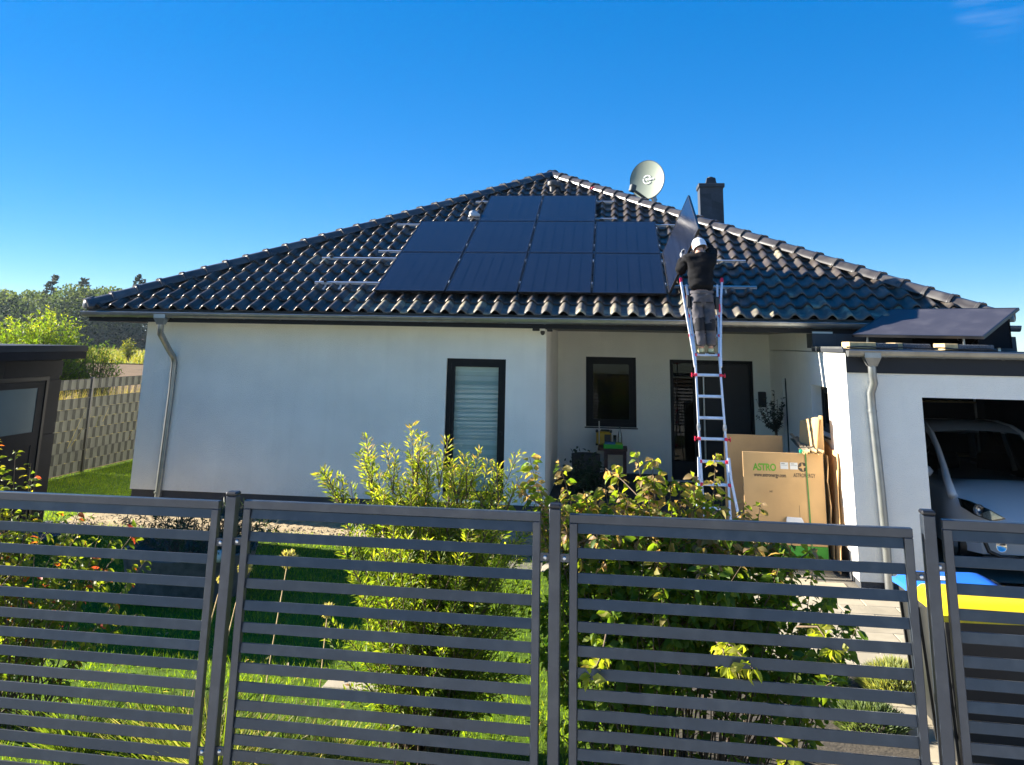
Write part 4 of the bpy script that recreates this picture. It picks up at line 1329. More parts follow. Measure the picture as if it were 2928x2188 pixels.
# roof and pillars
def green(y):
    pass
W0, W1 = 1.02, 1.86            # windscreen foot / head
mb = MB()
gl = MB(); sg = MB(); rf = MB()
hs = lambda z: .70 - .12 * (z - .95) / .55
# A pillars and roof rails (both sides) as swept bars
for sgn in (-1, 1):
    path = [C(sgn * .78, .60, .80), C(sgn * .745, .84, .94), C(sgn * .70, 1.05, 1.08), C(sgn * .655, 1.35, 1.27), C(sgn * .625, 1.62, 1.41), C(sgn * .60, 1.95, 1.49), C(sgn * .59, 2.4, 1.515), C(sgn * .59, 3.1, 1.49), C(sgn * .62, 3.5, 1.25), C(sgn * .68, 3.6, .95)]
    mb.tube(path, [.06, .055, .045, .042, .045, .05, .05, .05, .05, .06], 8)
    mb.tube([C(sgn * .60, 2.3, 1.50), C(sgn * .74, 2.32, .92)], .04, 8)
mb.build('pillar', M['carpaint'], car, smooth='all')
rows = []
for (y, z) in ((1.66, 1.44), (1.95, 1.51), (2.4, 1.535), (3.1, 1.51), (3.5, 1.27)):
    rows.append([C(a * .62, y, z + .03 * (1 - abs(a) ** 2)) for a in (-1, -.6, -.2, .2, .6, 1)])
MB().grid(rows).build('car_roof', M['carpaint'], car, smooth='all')
rows = []
for (y, z, h) in ((.98, .945, .73), (1.2, 1.10, .69), (1.45, 1.28, .655), (1.68, 1.435, .62)):
    rows.append([C(a * h, y + .09 * abs(a) ** 2 - .09, z + .015 * (1 - a * a)) for a in (-1, -.6, -.2, .2, .6, 1)])
MB().grid(rows).build('windscreen', M['carglass'], car, smooth='all')
for sgn in (-1, 1):
    MB().add([C(sgn * .755, 1.12, .96), C(sgn * .65, 1.45, 1.28), C(sgn * .61, 1.9, 1.46), C(sgn * .61, 3.1, 1.46), C(sgn * .72, 3.3, .98), C(sgn * .76, 2.2, .95)], [(0, 1, 2, 3, 4, 5)]).build('side_window', M['carglass'], car)
    # mirror
    mb = MB(); mz = Matrix.Translation(C(sgn * .90, 1.18, 1.00)) @ Matrix.Diagonal((.11, .06, .075, 1))
    mb.lathe([(0.0, -1), (.6, -.8), (1, 0), (.6, .8), (0.0, 1)], (0, 0, 0), 14, mz)
    mb.build('mirror', M['carpaint'], car, smooth='all')
    # headlight: swept back lens with a round reflector
    hl = MB()
    pts = [(-.40, .045, .655), (-.56, .075, .74), (-.70, .22, .795), (-.775, .40, .80), (-.765, .36, .71), (-.69, .20, .655), (-.55, .075, .615)]
    poly = [C(sgn * -a, y - .035, z) for a, y, z in pts]
    o = hl.add(poly, [tuple(range(7))]).prism(poly, (0, .08, 0)).build('headlight', M['black'], car)
    inner = [C(sgn * -(a + (-.60 - a) * .16), y - .040, z + (.70 - z) * .2) for a, y, z in pts]
    MB().add(inner, [tuple(range(7))]).build('reflector_bowl', M['chrome'], o)
    mb = MB()
    mm = Matrix.Translation(C(sgn * .665, .135, .725)) @ Matrix.Rotation(R(90), 4, 'X')
    mb.lathe([(.068, .03), (.058, .012), (.03, -.01), (0, -.015)], (0, 0, 0), 18, mm)
    mb.lathe([(.015, .03), (.02, .015), (.0, .035)], (0, 0, 0), 10, mm)
    mb.build('reflector', M['chrome'], o, smooth='all')
    mb = MB()
    poly2 = [C(sgn * -(a * .985 - .012 if a < 0 else a), y - .045, z) for a, y, z in pts]
    mb.add(poly2, [tuple(range(7))]).build('lens', M['bottleglass'], o)
    # fog lamp in the bumper
    mb = MB()
    mm = Matrix.Translation(C(sgn * .50, .0, .37)) @ Matrix.Rotation(R(90), 4, 'X')
    mb.lathe([(.062, .03), (.055, .03), (.04, .0), (0, -.01)], (0, 0, 0), 18, mm)
    mb.build('fog_lamp', M['chrome'], car, smooth='all')
    mb = MB()
    mb.tube([C(sgn * .64, .055, .52), C(sgn * .655, .065, .42), C(sgn * .62, .04, .30), C(sgn * .50, .01, .255), C(sgn * .3, -.005, .25)], [.02, .028, .028, .024, .018], 8)
    mb.build('bumper_trim', M['black'], car, smooth='all')
    # wheels
    for yy in (.72, 2.98):
        mb = MB(); mm = Matrix.Translation(C(sgn * .70, yy, .28)) @ Matrix.Rotation(R(90), 4, 'Y')
        mb.lathe([(.18, -.09), (.28, -.10), (.295, -.07), (.295, .07), (.28, .10), (.18, .09)], (0, 0, 0), 24, mm)
        wo_ = mb.build('wheel', M['black'], car, smooth=True)
        mb = MB(); mb.lathe([(.0, .07), (.1, .08), (.18, .06), (.18, -.06), (.1, -.08), (.0, -.07)], (0, 0, 0), 24, mm)
        mb.build('rim', M['steel'], wo_, smooth=True)
MB().bbox((CX - .36, CY - .012, CZ + .44), (CX + .36, CY + .02, CZ + .53), .01).build('grille', M['black'], car)
MB().box((CX - .62, CY + .12, CZ + .18), (CX + .62, CY + .3, CZ + .235)).build('air_dam', M['black'], car)
# seats and steering wheel seen dimly
mb = MB()
for x in (-.35, .35): mb.bbox((CX + x - .22, CY + 2.0, CZ + .5), (CX + x + .22, CY + 2.15, CZ + 1.25), .05)
mb.bbox((CX - .66, CY + 1.25, CZ + .75), (CX + .66, CY + 1.5, CZ + .93), .04)
mb.build('interior', M['dark'], car)

# ------------------------------------------------------------------ shed on the left
shed = thing('garden_shed', 'black flat roofed garden shed at the left edge with frosted window in its door', 'shed', (-1.4, -2.0, G))
MB().box((-2.9, -3.9, G), (-0.07, -0.38, 2.0)).build('wall', M['shed'], shed)
MB().box((-3.2, -4.15, 2.015), (0.25, -0.27, 2.125)).build('fascia', M['shed'], shed)
MB().box((-3.22, -4.17, 2.128), (0.262, -0.258, 2.215)).build('roof_edge', M['anth'], shed)
# facing boards (far panel split by a seam), door frame and leaf
MB().box((-.068, -.64, .925), (-.05, -.36, 1.70)).build('facing_board', M['shed'], shed)
MB().box((-.068, -.64, G), (-.05, -.36, .915)).build('facing_board', M['shed'], shed)
MB().box((-.068, -1.62, 1.76), (-.05, -.36, 1.985)).build('facing_board', M['shed'], shed)
MB().box((-.068, -3.8, 1.76), (-.05, -1.63, 1.985)).build('facing_board', M['shed'], shed)
f = MB()
for a, b in (((-.068, -.70, G), (-.045, -.645, 1.755)), ((-.068, -2.0, 1.70), (-.045, -.70, 1.755)), ((-.068, -2.05, G), (-.045, -2.0, 1.755))): f.box(a, b)
f.build('door_frame', M['frame'], shed)
sdoor = MB()
for a, b in (((-.066, -.86, G + .04), (-.055, -.72, 1.685)), ((-.066, -1.985, G + .04), (-.055, -1.86, 1.685)), ((-.066, -1.86, 1.60), (-.055, -.86, 1.685)), ((-.066, -1.86, .80), (-.055, -.86, .98)), ((-.069, -1.86, G + .04), (-.062, -.86, .80))): sdoor.box(a, b)
sdo = sdoor.build('door', M['shed'], shed)
MB().box((-.069, -1.86, .98), (-.061, -.86, 1.60)).build('pane', M['frost'], sdo)
MB().bbox((-.055, -1.92, .70), (-.02, -1.80, .73), .004).build('handle', M['steel'], sdo)

# ------------------------------------------------------------------ screen fence at the back left
scr = thing('privacy_fence', 'grey wire mesh fence with woven privacy strips behind the lawn', 'fence', (-2.4, 6, G))
FX = -2.4
posts = [1.6, 4.1, 6.6, 9.1, 11.6]
for py in posts:
    MB().box((FX - .03, py - .03, G), (FX + .03, py + .03, 1.52)).build('post', M['black'], scr)
sz0 = -.32
rowz = [(-.31 + i * .205, -.31 + i * .205 + .2035) for i in range(7)] + [(1.30, 1.495)]
for a, b in zip(posts[:-1], posts[1:]):
    for ri, (z0, z1) in enumerate(rowz):
        mb = MB()
        y = a + .06; n = 0
        pts_t = []; 
        while y < b - .06:
            bulge = .010 if (n + ri) % 2 else -.006
            pts_t.append((y, bulge)); y += .125; n += 1
        pts_t.append((b - .06, 0))
        mb.grid([[(FX + .004 + q, yy, z0) for yy, q in pts_t], [(FX + .004 + q * .6, yy, (z0 + z1) / 2) for yy, q in pts_t], [(FX + .004 + q, yy, z1) for yy, q in pts_t]])
        mb.build('privacy_strip', M['screen'], scr, smooth='all')
    mb = MB()
    for ri, (z0, z1) in enumerate(rowz + [(1.125, 1.30)]):
        y = a + .12 + (.12 if ri % 2 else 0)
        while y < b - .05:
            for d in (-.034, .0, .034):
                mb.box((FX + .017, y + d - .002, z0 + .004), (FX + .026, y + d + .002, z1 - .002))
            y += .25
    for z_ in (0.1, .5, .9, 1.12, 1.3, 1.49): mb.box((FX + .014, a + .03, z_ - .004), (FX + .02, b - .03, z_ + .004))
    mb.build('mesh_wires', M['wire'], scr)

# ------------------------------------------------------------------ front fence
FA = -0.06048
FD = Vector((math.cos(FA), math.sin(FA), 0)); FN = Vector((-math.sin(FA), math.cos(FA), 0))
FO = Vector((8.0330, -7.8118, 0))
def FM_(u0, z0): return Matrix(((FD.x, FN.x, 0, FO.x + FD.x * u0), (FD.y, FN.y, 0, FO.y + FD.y * u0), (0, 0, 1, z0), (0, 0, 0, 1)))
offs = [.17, .295, .42, .535, .648, .754, .854, .95, 1.043, 1.13, 1.212, 1.292, 1.372, 1.452, 1.532, 1.612]
def fence_panel(label, u0, u1, zt0, zt1, ends=(True, True), offs=offs):
    o_ = FO + FD * ((u0 + u1) / 2)
    t = thing('slatted_fence', label, 'fence', (o_.x, o_.y, G), group='slatted panels of the front fence')
    sh_ = (zt1 - zt0) / (u1 - u0)
    base = FM_(u0, zt0)
    shear = Matrix(((1, 0, 0, 0), (0, 1, 0, 0), (sh_, 0, 1, 0), (0, 0, 0, 1)))
    mt = base @ shear
    Lw = u1 - u0
    bot = -(zt0 - G) + .08
    MB().bbox((0, -.02, -.045), (Lw, .02, 0), .003, mt).build('top_rail', M['fence'], t)
    MB().bbox((0, -.02, bot), (.042, .02, -.0455), .003, mt).build('stile', M['fence'], t)
    MB().bbox((Lw - .042, -.02, bot), (Lw, .02, -.0455), .003, mt).build('stile', M['fence'], t)
    MB().bbox((.0425, -.02, bot), (Lw - .0425, .02, bot + .04), .003, mt).build('bottom_rail', M['fence'], t)
    tilt = Matrix.Rotation(R(-10), 4, 'X')
    for i, q in enumerate([.048] + list(offs)):
        if -q - .055 < bot + .045: break
        m2 = mt @ Matrix.Translation((0, .004 + random.uniform(-.001, .001), -q - .026 + random.uniform(-.0018, .0018))) @ Matrix.Rotation(random.uniform(-.0012, .0012), 4, 'Y') @ Matrix.Rotation(R(-10 + random.uniform(-2, 2)), 4, 'X')
        MB().bbox((.0425, -.006, -.026), (Lw - .0425, .006, .026), .002, m2).build('slat', M['fence'], t)
    for k, (ue, sgn) in enumerate(((0, -1), (Lw, 1))):
        if not ends[k]: continue
        for zz in (-.225, -1.30):
            b = MB().box((ue + min(0, sgn * .06), -.008, zz - .02), (ue + max(0, sgn * .06), .004, zz + .02), mt).build('bracket', M['fence'], t)
            mm = mt @ Matrix.Translation((ue + sgn * .028, -.008, zz)) @ Matrix.Rotation(R(90), 4, 'X')
            MB().lathe([(.011, 0), (.011, .006), (.006, .010), (0, .010)], (0, 0, 0), 8, mm).build('bolt', M['steel'], b, smooth=True)
    return t
E_ = 0.0793
T_ = 0.0125
zz2 = lambda u: 1.4735 + T_ * u
SPN = 1.9
fence_panel('leftmost slatted fence panel, cut by the left picture edge', -SPN - E_ - 1.75, -SPN - E_, 1.4623 + T_ * (-SPN - 1.75), 1.4623 + T_ * -SPN)
fence_panel('slatted fence panel in front of the yellow green willow shrub', -SPN + E_, -E_, zz2(-SPN + E_), zz2(-E_))
fence_panel('slatted fence panel in front of the broad leaved shrub and the cardboard box', E_, SPN - E_, zz2(E_), zz2(SPN - E_))
fence_panel('rightmost fence panel, mounted higher in front of the waste bins', SPN + E_ - .015, SPN + E_ + 1.75, 1.546, 1.546 + .006, offs=[.17, .296, .412, .513, .621, .72, .82, .907, 1.0, 1.09, 1.18, 1.27, 1.36, 1.45, 1.54])
def fence_post(label, u, zt):
    o_ = FO + FD * u
    t = thing('fence_post', label, 'fence post', (o_.x, o_.y, G), group='posts of the front fence')
    mt = FM_(u, G)
    MB().bbox((-.03, -.03, -.2), (.03, .03, zt - G - .012), .004, mt).build('shaft', M['fence'], t)
    MB().bbox((-.034, -.034, zt - G - .0115), (.034, .034, zt - G + .012), .008, mt).build('cap', M['black'], t)
fence_post('left square fence post beside the round planter', -SPN, 1.482)
fence_post('middle square fence post between the two shrubs', 0, 1.51)
fence_post('right square fence post beside the waste bins', SPN, 1.575)

# ------------------------------------------------------------------ bins
def bin_(label, x0, x1, y0, y1, zt, lidm, bodym, name='waste_bin'):
    t = thing(name, label, 'waste bin', ((x0 + x1) / 2, (y0 + y1) / 2, G), group='wheeled waste bins by the fence')
    ins = .07
    b0 = [(x0 + ins, y0 + ins, G + .06), (x1 - ins - .03, y0 + ins, G + .06), (x1 - ins - .03, y1 - ins, G + .06), (x0 + ins, y1 - ins, G + .06)]
    b1 = [(x0 + .02, y0 + .02, zt - .11), (x1 - .03, y0 + .02, zt - .11), (x1 - .03, y1 - .02, zt - .11), (x0 + .02, y1 - .02, zt - .11)]
    mb = MB().add(b0 + b1, [(0, 3, 2, 1), (0, 1, 5, 4), (1, 2, 6, 5), (2, 3, 7, 6), (3, 0, 4, 7)])
    # stiffening ribs on the two faces towards the street and the left
    for k in (.06, .94):
        p = Vector(b0[0]).lerp(Vector(b0[1]), k) + Vector((0, -.008, .0)); q_ = Vector(b1[0]).lerp(Vector(b1[1]), k) + Vector((0, -.008, -.06))
        mb.beam(p, q_, .02, .02, up=(0, 1, 0))
        p = Vector(b0[0]).lerp(Vector(b0[3]), k) + Vector((-.008, 0, .0)); q_ = Vector(b1[0]).lerp(Vector(b1[3]), k) + Vector((-.008, 0, -.06))
        mb.beam(p, q_, .02, .02, up=(1, 0, 0))
    mb.build('bin_body', M['bin'], t)
    MB().bbox((x0 - .004, y0 - .004, zt - .112), (x1 - .02, y1 + .004, zt - .075), .01).build('bin_rim', M['bin'] if bodym == 'bin' else M[bodym], t)
    # lid: gently domed, with a lip all round
    rows = []
    nx_, ny_ = 12, 10
    for j in range(ny_ + 1):
        row = []
        for i in range(nx_ + 1):
            a = i / nx_; b = j / ny_
            ed = min(a, 1 - a, b, 1 - b)
            z_ = zt - .075 + .055 * min(1, ed / .10) ** .6 + .018 * math.sin(math.pi * b) + .03 * (a if a > .5 else .25 + a / 2) * .6
            if .12 < a < .9 and .18 < b < .82: z_ += .008
            row.append((x0 - .015 + (x1 - x0 + .02) * a, y0 - .02 + (y1 - y0 + .04) * b, z_))
        rows.append(row)
    mb = MB().grid(rows)
    edge = rows[0] + [r_[-1] for r_ in rows[1:]] + rows[-1][::-1][1:] + [r_[0] for r_ in rows[::-1][1:]]
    mb.grid([edge, [(p[0], p[1], p[2] - .04) for p in edge]])
    lid = mb.build('lid', M[lidm], t, smooth=True)
    # handle bar at the rear edge (right side)
    mb = MB()
    mb.tube([(x1 + .045, y0 + .06, zt - .055), (x1 + .05, y1 - .06, zt - .055)], .016, 10)
    for yy in (y0 + .08, (y0 + y1) / 2, y1 - .08): mb.tube([(x1 - .05, yy, zt - .075), (x1 + .047, yy, zt - .055)], .02, 8)
    mb.build('handle', M['bin'], t, smooth=True)
    mb = MB()
    for yy in (y0 + .05, y1 - .05):
        mm = Matrix.Translation((x1 - .10, yy, G + .10)) @ Matrix.Rotation(R(90), 4, 'X')
        mb.lathe([(0, -.025), (.09, -.025), (.1, -.015), (.1, .015), (.09, .025), (0, .025)], (0, 0, 0), 20, mm)
    mb.build('wheel', M['black'], t, smooth=True)
    return t
by = bin_('dark waste bin with bright yellow lid close behind the fence', 10.53, 11.28, -6.24, -5.66, .72, 'yellow', 'bin')
bb = bin_('waste bin with blue lid behind the yellow lidded bin', 10.60, 11.27, -5.60, -5.02, .655, 'blue', 'bingrey')
MB().box((10.80, -5.42, .6705), (10.92, -5.30, .6725)).build('sticker', M['paper'], bb)

# ------------------------------------------------------------------ ladder
lad = thing('ladder', 'aluminium telescopic ladder with red joints leaning on the porch gutter', 'ladder', (9.65, -1.35, G))
LP = lambda x, z: Vector((x, -1.35 + (z + .35) * (1.13 / 3.11), z))
LNRM = Vector((0, -3.11, 1.13)).normalized()
def lrail(pts, w_=.028, h_=.062, name='rail', off=0.0):
    mb = MB()
    for a, b in zip(pts[:-1], pts[1:]):
        mb.beam(LP(*a) + LNRM * off, LP(*b) + LNRM * off, w_, h_, up=LNRM)
    return mb.build(name, M['ladder'], lad)
# inner (telescoping) rails
lrail([(9.478, 1.36), (9.487, 2.26), (9.445, 2.95), (9.42, 3.26)], .026, .058)
lrail([(9.818, 1.36), (9.816, 2.26), (9.85, 2.95), (9.865, 3.26)], .026, .058)
lrail([(9.475, .20), (9.475, 1.28)], .026, .058)
lrail([(9.802, .20), (9.818, 1.28)], .026, .058)
# flared outer rails at the head and the foot
lrail([(9.478, 2.10), (9.462, 2.30), (9.346, 3.30)], .030, .066, off=.012)
lrail([(9.828, 2.10), (9.838, 2.30), (9.90, 3.05), (9.934, 3.30)], .030, .066, off=.012)
lrail([(9.452, .95), (9.442, .70), (9.31, -.30)], .030, .066, off=.012)
lrail([(9.838, .95), (9.845, .70), (9.985, -.30)], .030, .066, off=.012)
for z_ in (2.945, 2.80, 2.53, 2.264, 1.993, 1.715, 1.44, 1.181, .907, .638, .368, .10, -.16):
    if z_ > 2.3: xl, xr = 9.487 - (z_ - 2.26) * .065, 9.816 + (z_ - 2.26) * .05
    elif z_ < .5: xl, xr = 9.475 - (.5 - z_) * .12, 9.80 + (.5 - z_) * .12
    else: xl, xr = 9.478, 9.815
    MB().beam(LP(xl, z_) + Vector((.0, 0, 0)), LP(xr, z_), .034, .030, up=LNRM).build('rung', M['ladder'], lad)
for (xl, xr, z_) in ((9.487, 9.816, 2.264), (9.478, 9.818, 1.993), (9.472, 9.822, 1.181), (9.47, 9.81, .907), (9.468, 9.82, .638), (9.44, 9.84, 2.53), (9.425, 9.865, 2.805), (9.41, 9.895, 3.08), (9.46, 9.81, .10)):
    for x in (xl, xr):
        c = LP(x, z_)
        MB().bbox((c.x - .022, c.y - .038, c.z - .024), (c.x + .022, c.y + .038, c.z + .024), .008).build('joint_clip', M['red'], lad)
for (xl, xr, z_) in ((9.478, 9.818, 1.993), (9.472, 9.822, 1.181)):
    for x, s_ in ((xl, -1), (xr, 1)):
        c = LP(x, z_)
        mb = MB()
        mb.tube([c + Vector((s_ * .02, -.01, 0)), c + Vector((s_ * .05, -.01, 0))], .012, 8)
        mb.tube([c + Vector((s_ * .047, -.01, 0)), c + Vector((s_ * .06, -.01, 0))], .03, 12)
        mb.build('knob', M['red'], lad, smooth=True)
for x in (9.476, 9.818):
    c = LP(x, 1.318)
    mb = MB(); mm = Matrix.Translation(c) @ Matrix.Rotation(R(90), 4, 'Y')
    mb.lathe([(0, -.02), (.045, -.02), (.045, .02), (0, .02)], (0, 0, 0), 14, mm)
    mb.beam(c + LNRM * .03 + Vector((0, 0, -.06)), c + LNRM * .03 + Vector((0, 0, .05)), .02, .03, up=LNRM)
    mb.build('hinge', M['steel'], lad, smooth=True)
for (x, z_) in ((9.346, 3.30), (9.934, 3.30), (9.31, -.30), (9.985, -.30)):
    c = LP(x, z_) + LNRM * .012
    d = (LP(x, z_ + .1) - LP(x, z_)).normalized()
    s_ = 1 if z_ > 0 else -1
    MB().beam(c - d * .01 * s_, c + d * .055 * s_, .036, .074, up=LNRM).build('end_cap', M['red'], lad)

# ------------------------------------------------------------------ worker on the ladder
per = thing('person', 'person in black sweater, grey work trousers and white cap on the ladder, holding the panel', 'person', (9.65, -.38, 2.28))
pel = (9.625, -.20, 3.06); chest = (9.62, -.06, 3.50); nk = (9.632, .02, 3.735); hd = (9.632, .07, 3.87)
shL, elL_, wrL = (9.44, -.02, 3.63), (9.335, .06, 3.45), (9.40, .42, 3.70)
shR, elR_, wrR = (9.80, -.02, 3.645), (9.845, .18, 3.78), (9.66, .58, 4.02)
hipL, knL, anL = (9.545, -.21, 3.00), (9.570, -.30, 2.70), (9.580, -.36, 2.365)
hipR, knR, anR = (9.705, -.21, 3.00), (9.715, -.31, 2.70), (9.715, -.36, 2.365)
pts = [pel, (9.622, -.14, 3.26), chest, (9.63, -.01, 3.66), nk, hd, (9.632, .08, 3.95),
       shL, elL_, wrL, shR, elR_, wrR, hipL, knL, anL, hipR, knR, anR,
       (9.580, -.24, 2.31), (9.715, -.24, 2.31)]
ed = [(0, 1), (1, 2), (2, 3), (3, 4), (4, 5), (5, 6), (3, 7), (7, 8), (8, 9), (3, 10), (10, 11), (11, 12), (0, 13), (13, 14), (14, 15), (0, 16), (16, 17), (17, 18), (15, 19), (18, 20)]
rad = [(.11, .08), (.11, .08), (.145, .095), (.10, .075), .055, (.078, .092), (.06, .07), .062, .045, .032, .062, .045, .032, .085, .058, .040, .085, .058, .040, .035, .035]
skin('body', pts, ed, rad, M['skin'], per, 2)
# sweater
pts = [(9.622, -.19, 3.15), (9.622, -.15, 3.28), (9.62, -.08, 3.48), (9.628, -.02, 3.63), (9.632, .01, 3.715), shL, elL_, (9.395, .38, 3.675), shR, elR_, (9.68, .54, 4.0)]
ed = [(0, 1), (1, 2), (2, 3), (3, 4), (3, 5), (5, 6), (6, 7), (3, 8), (8, 9), (9, 10)]
rad = [(.192, .145), (.196, .145), (.196, .138), (.135, .11), .08, .094, .076, .055, .096, .078, .055]
skin('sweater', pts, ed, rad, M['sweater'], per, 3, folds=.016)
# trousers
pts = [(9.625, -.195, 3.16), (9.625, -.21, 3.06), hipL, (9.558, -.25, 2.86), knL, (9.578, -.33, 2.54), (9.580, -.36, 2.37), hipR, (9.712, -.25, 2.86), knR, (9.718, -.33, 2.54), (9.718, -.36, 2.37)]
ed = [(0, 1), (1, 2), (2, 3), (3, 4), (4, 5), (5, 6), (1, 7), (7, 8), (8, 9), (9, 10), (10, 11)]
rad = [(.178, .132), (.186, .142), .112, .100, .084, .080, .078, .112, .100, .084, .080, .078]
skin('trousers', pts, ed, rad, M['trouser'], per, 3, root=1, folds=.013, fscale=(10, 10, 20))
# dark patches: knee backs and seat pockets
for x0_, kn_ in ((9.570, knL), (9.715, knR)):
    mb = MB(); rows = []
    for zz in (2.60, 2.66, 2.74, 2.79):
        cy_ = -.30 + (zz - 2.70) * .28
        rr_ = .080 if 2.62 < zz < 2.78 else .076
        rows.append([(x0_ + rr_ * math.cos(a), cy_ - .008 + rr_ * math.sin(a), zz) for a in [R(180 + 180 * k / 12) for k in range(13)]])
    mb.grid(rows).build('knee_patch', M['trouserblack'], per, smooth='all')
mb = MB()
for sgn in (-1, 1):
    cx_ = 9.625 + sgn * .085
    mb.bbox((cx_ - .055, -.362, 2.985), (cx_ + .055, -.335, 3.005), .004)
mb.build('pocket_flap', M['trouserblack'], per)
mb = MB(); rows = []
for zz in (3.125, 3.165):
    rows.append([(9.625 + .168 * math.cos(a), -.197 + .126 * math.sin(a), zz) for a in [2 * math.pi * k / 24 for k in range(25)]])
mb.grid(rows).build('belt', M['trouser'], per, smooth='all')
# tool pouch and red handled tool on the right hip
mb = MB().bbox((9.80, -.30, 2.90), (9.86, -.20, 3.08), .012)
mb.build('tool_pouch', M['black'], per)
MB().bbox((9.845, -.30, 2.86), (9.872, -.26, 2.98), .008).build('tool_handle', M['red'], per)
MB().bbox((9.40, -.28, 2.92), (9.455, -.19, 3.10), .012).build('tool_pouch', M['black'], per)
# cap
mb = MB(); rows = []
HC = Vector((9.632, .06, 3.865))
capm = Matrix.Translation(HC) @ Matrix.Rotation(R(-14), 4, 'Y') @ Matrix.Rotation(R(-22), 4, 'X')
for i in range(9):
    a = i / 8 * math.pi / 2
    rows.append([capm @ Vector((.106 * math.cos(a) * math.cos(t_), .122 * math.cos(a) * math.sin(t_), .112 * math.sin(a) - (.065 if i == 0 else 0))) for t_ in [2 * math.pi * k / 24 for k in range(25)]])
mb.grid(rows)
mb.lathe([(.008, .0), (.006, .006), (0, .007)], capm @ Vector((0, 0, .112)), 8)
cap_o = mb.build('cap', M['cap'], per, smooth='all')
mb = MB()
for t_ in range(6):
    mb.tube([capm @ Vector((.1068 * math.cos(a) * math.cos(t_ * math.pi / 3), .1228 * math.cos(a) * math.sin(t_ * math.pi / 3), .1128 * math.sin(a))) for a in [k * math.pi / 16 for k in range(9)]], .0022, 4)
mb.build('seam', M['glove'], cap_o)
mb = MB(); rows = []
for rr_ in (.095, .15, .185):
    rows.append([capm @ Vector((rr_ * .9 * math.cos(t_), rr_ * math.sin(t_) + .02, -.005 - .1 * (rr_ - .095))) for t_ in [R(35 + 110 * k / 12) for k in range(13)]])
mb.grid(rows).build('brim', M['cap'], cap_o, smooth='all')
# hair below the cap and ears
mb = MB(); mb.lathe([(.0, -.085), (.062, -.08), (.088, -.03), (.09, .02)], HC, 20)
mb.build('hair', M['hair'], per, smooth='all')
mb = MB()
for sgn in (-1, 1):
    mm = Matrix.Translation(HC + Vector((sgn * .096, .005, -.03))) @ Matrix.Diagonal((.013, .024, .034, 1))
    mb.lathe([(0, -1), (.7, -.7), (1, 0), (.7, .7), (0, 1)], (0, 0, 0), 12, mm)
mb.build('ear', M['skin'], per, smooth='all')
# gloved hands closed over the raised edge of the panel
def hand(wr, direction, up_, name='glove'):
    wr = Vector(wr); d = Vector(direction).normalized(); u_ = Vector(up_).normalized(); s_ = d.cross(u_).normalized(); u_ = s_.cross(d)
    pts = [wr, wr + d * .05, wr + d * .085]
    ed = [(0, 1), (1, 2)]; rad = [.028, (.034, .022), (.038, .02)]
    for k in range(4):
        b = wr + d * .088 + s_ * (-.030 + .02 * k)
        ln = (.075, .085, .080, .062)[k]
        i0 = len(pts)
        pts += [b, b + d * ln * .45 + u_ * -.004, b + d * ln * .72 + u_ * -.030, b + d * ln * .62 + u_ * -.058]
        ed += [(2, i0), (i0, i0 + 1), (i0 + 1, i0 + 2), (i0 + 2, i0 + 3)]
        rad += [.0105, .0100, .0095, .0085]
    i0 = len(pts)
    b = wr + d * .045
    pts += [b + s_ * -.03, b + s_ * -.055 + d * .03 + u_ * -.015, b + s_ * -.06 + d * .055 + u_ * -.04]
    ed += [(1, i0), (i0, i0 + 1), (i0 + 1, i0 + 2)]
    rad += [.013, .012, .010]
    return skin(name, pts, ed, rad, M['glove'], per, 1, root=1)
hand(wrL, (.1, .25, .96), (-.9, .2, .1))
hand(wrR, (-.55, .3, .75), (-.4, -.6, .6))
# shoes
for x in (9.580, 9.715):
    pts = [(x, -.385, 2.335), (x, -.34, 2.325), (x + (.0), -.26, 2.315), (x, -.17, 2.310)]
    sh_o = skin('shoe', pts, [(0, 1), (1, 2), (2, 3)], [.045, (.052, .045), (.05, .035), (.042, .028)], M['shoe'], per, 2)
    MB().bbox((x - .047, -.43, 2.278), (x + .047, -.13, 2.296), .008).build('sole', M['sole'], sh_o)

# ------------------------------------------------------------------ carton on its pallet
car_l = thing('cardboard_box', 'large open cardboard box with green lettering standing on a pallet by the garage', 'box', (10.5, -.4, G))
BX0, BX1, BY0, BY1, BZ0, BZ1 = 10.0, 11.005, -1.0, .12, -.19, 1.062
MB().bbox((BX0, BY0, -.05), (BX1, BY0 + .012, BZ1), .003).build('front_panel', M['card'], car_l)
MB().bbox((BX0, BY0 - .003, BZ0), (BX1, BY0 + .014, -.052), .003).build('base_band', M['greenband'], car_l)
MB().bbox((9.90, BY1, BZ0), (10.72, BY1 + .012, 1.165), .003).build('back_panel', M['card'], car_l)
MB().box((BX0 + .02, BY0 + .015, BZ0), (BX1 - .02, BY1 - .002, BZ0 + .03)).build('base', M['card'], car_l)
# right side: two sheets bulging a little
mb = MB(); rows = []
for k in range(9):
    z_ = BZ0 + (1.045 - BZ0) * k / 8
    b = .012 * math.sin(k * 1.9)
    rows.append([(BX1 + .045 + b + .02 * (1 - k / 8), BY0 - .01, z_), (BX1 + .045 + b, -.4, z_), (BX1 + .03, BY1, z_)])
mb.grid(rows); mb.grid([[Vector(p) + Vector((.006, 0, 0)) for p in r_] for r_ in rows])
mb.grid([[rows[k][0], Vector(rows[k][0]) + Vector((.006, 0, 0))] for k in range(9)])
mb.build('side_panel', M['card'], car_l)
MB().box((BX1 + .004, BY0 + .02, BZ0), (BX1 + .009, BY1, 1.04)).build('side_lining', M['black'], car_l)
tf = Matrix.Rotation(R(90), 4, 'X')
cap_text('lettering', 'ASTRO', .118, Matrix.Translation((10.128, BY0 - .0015, .838)) @ tf, M['printgreen'], car_l, bold=.0035, spacing=.95, xs=.80)
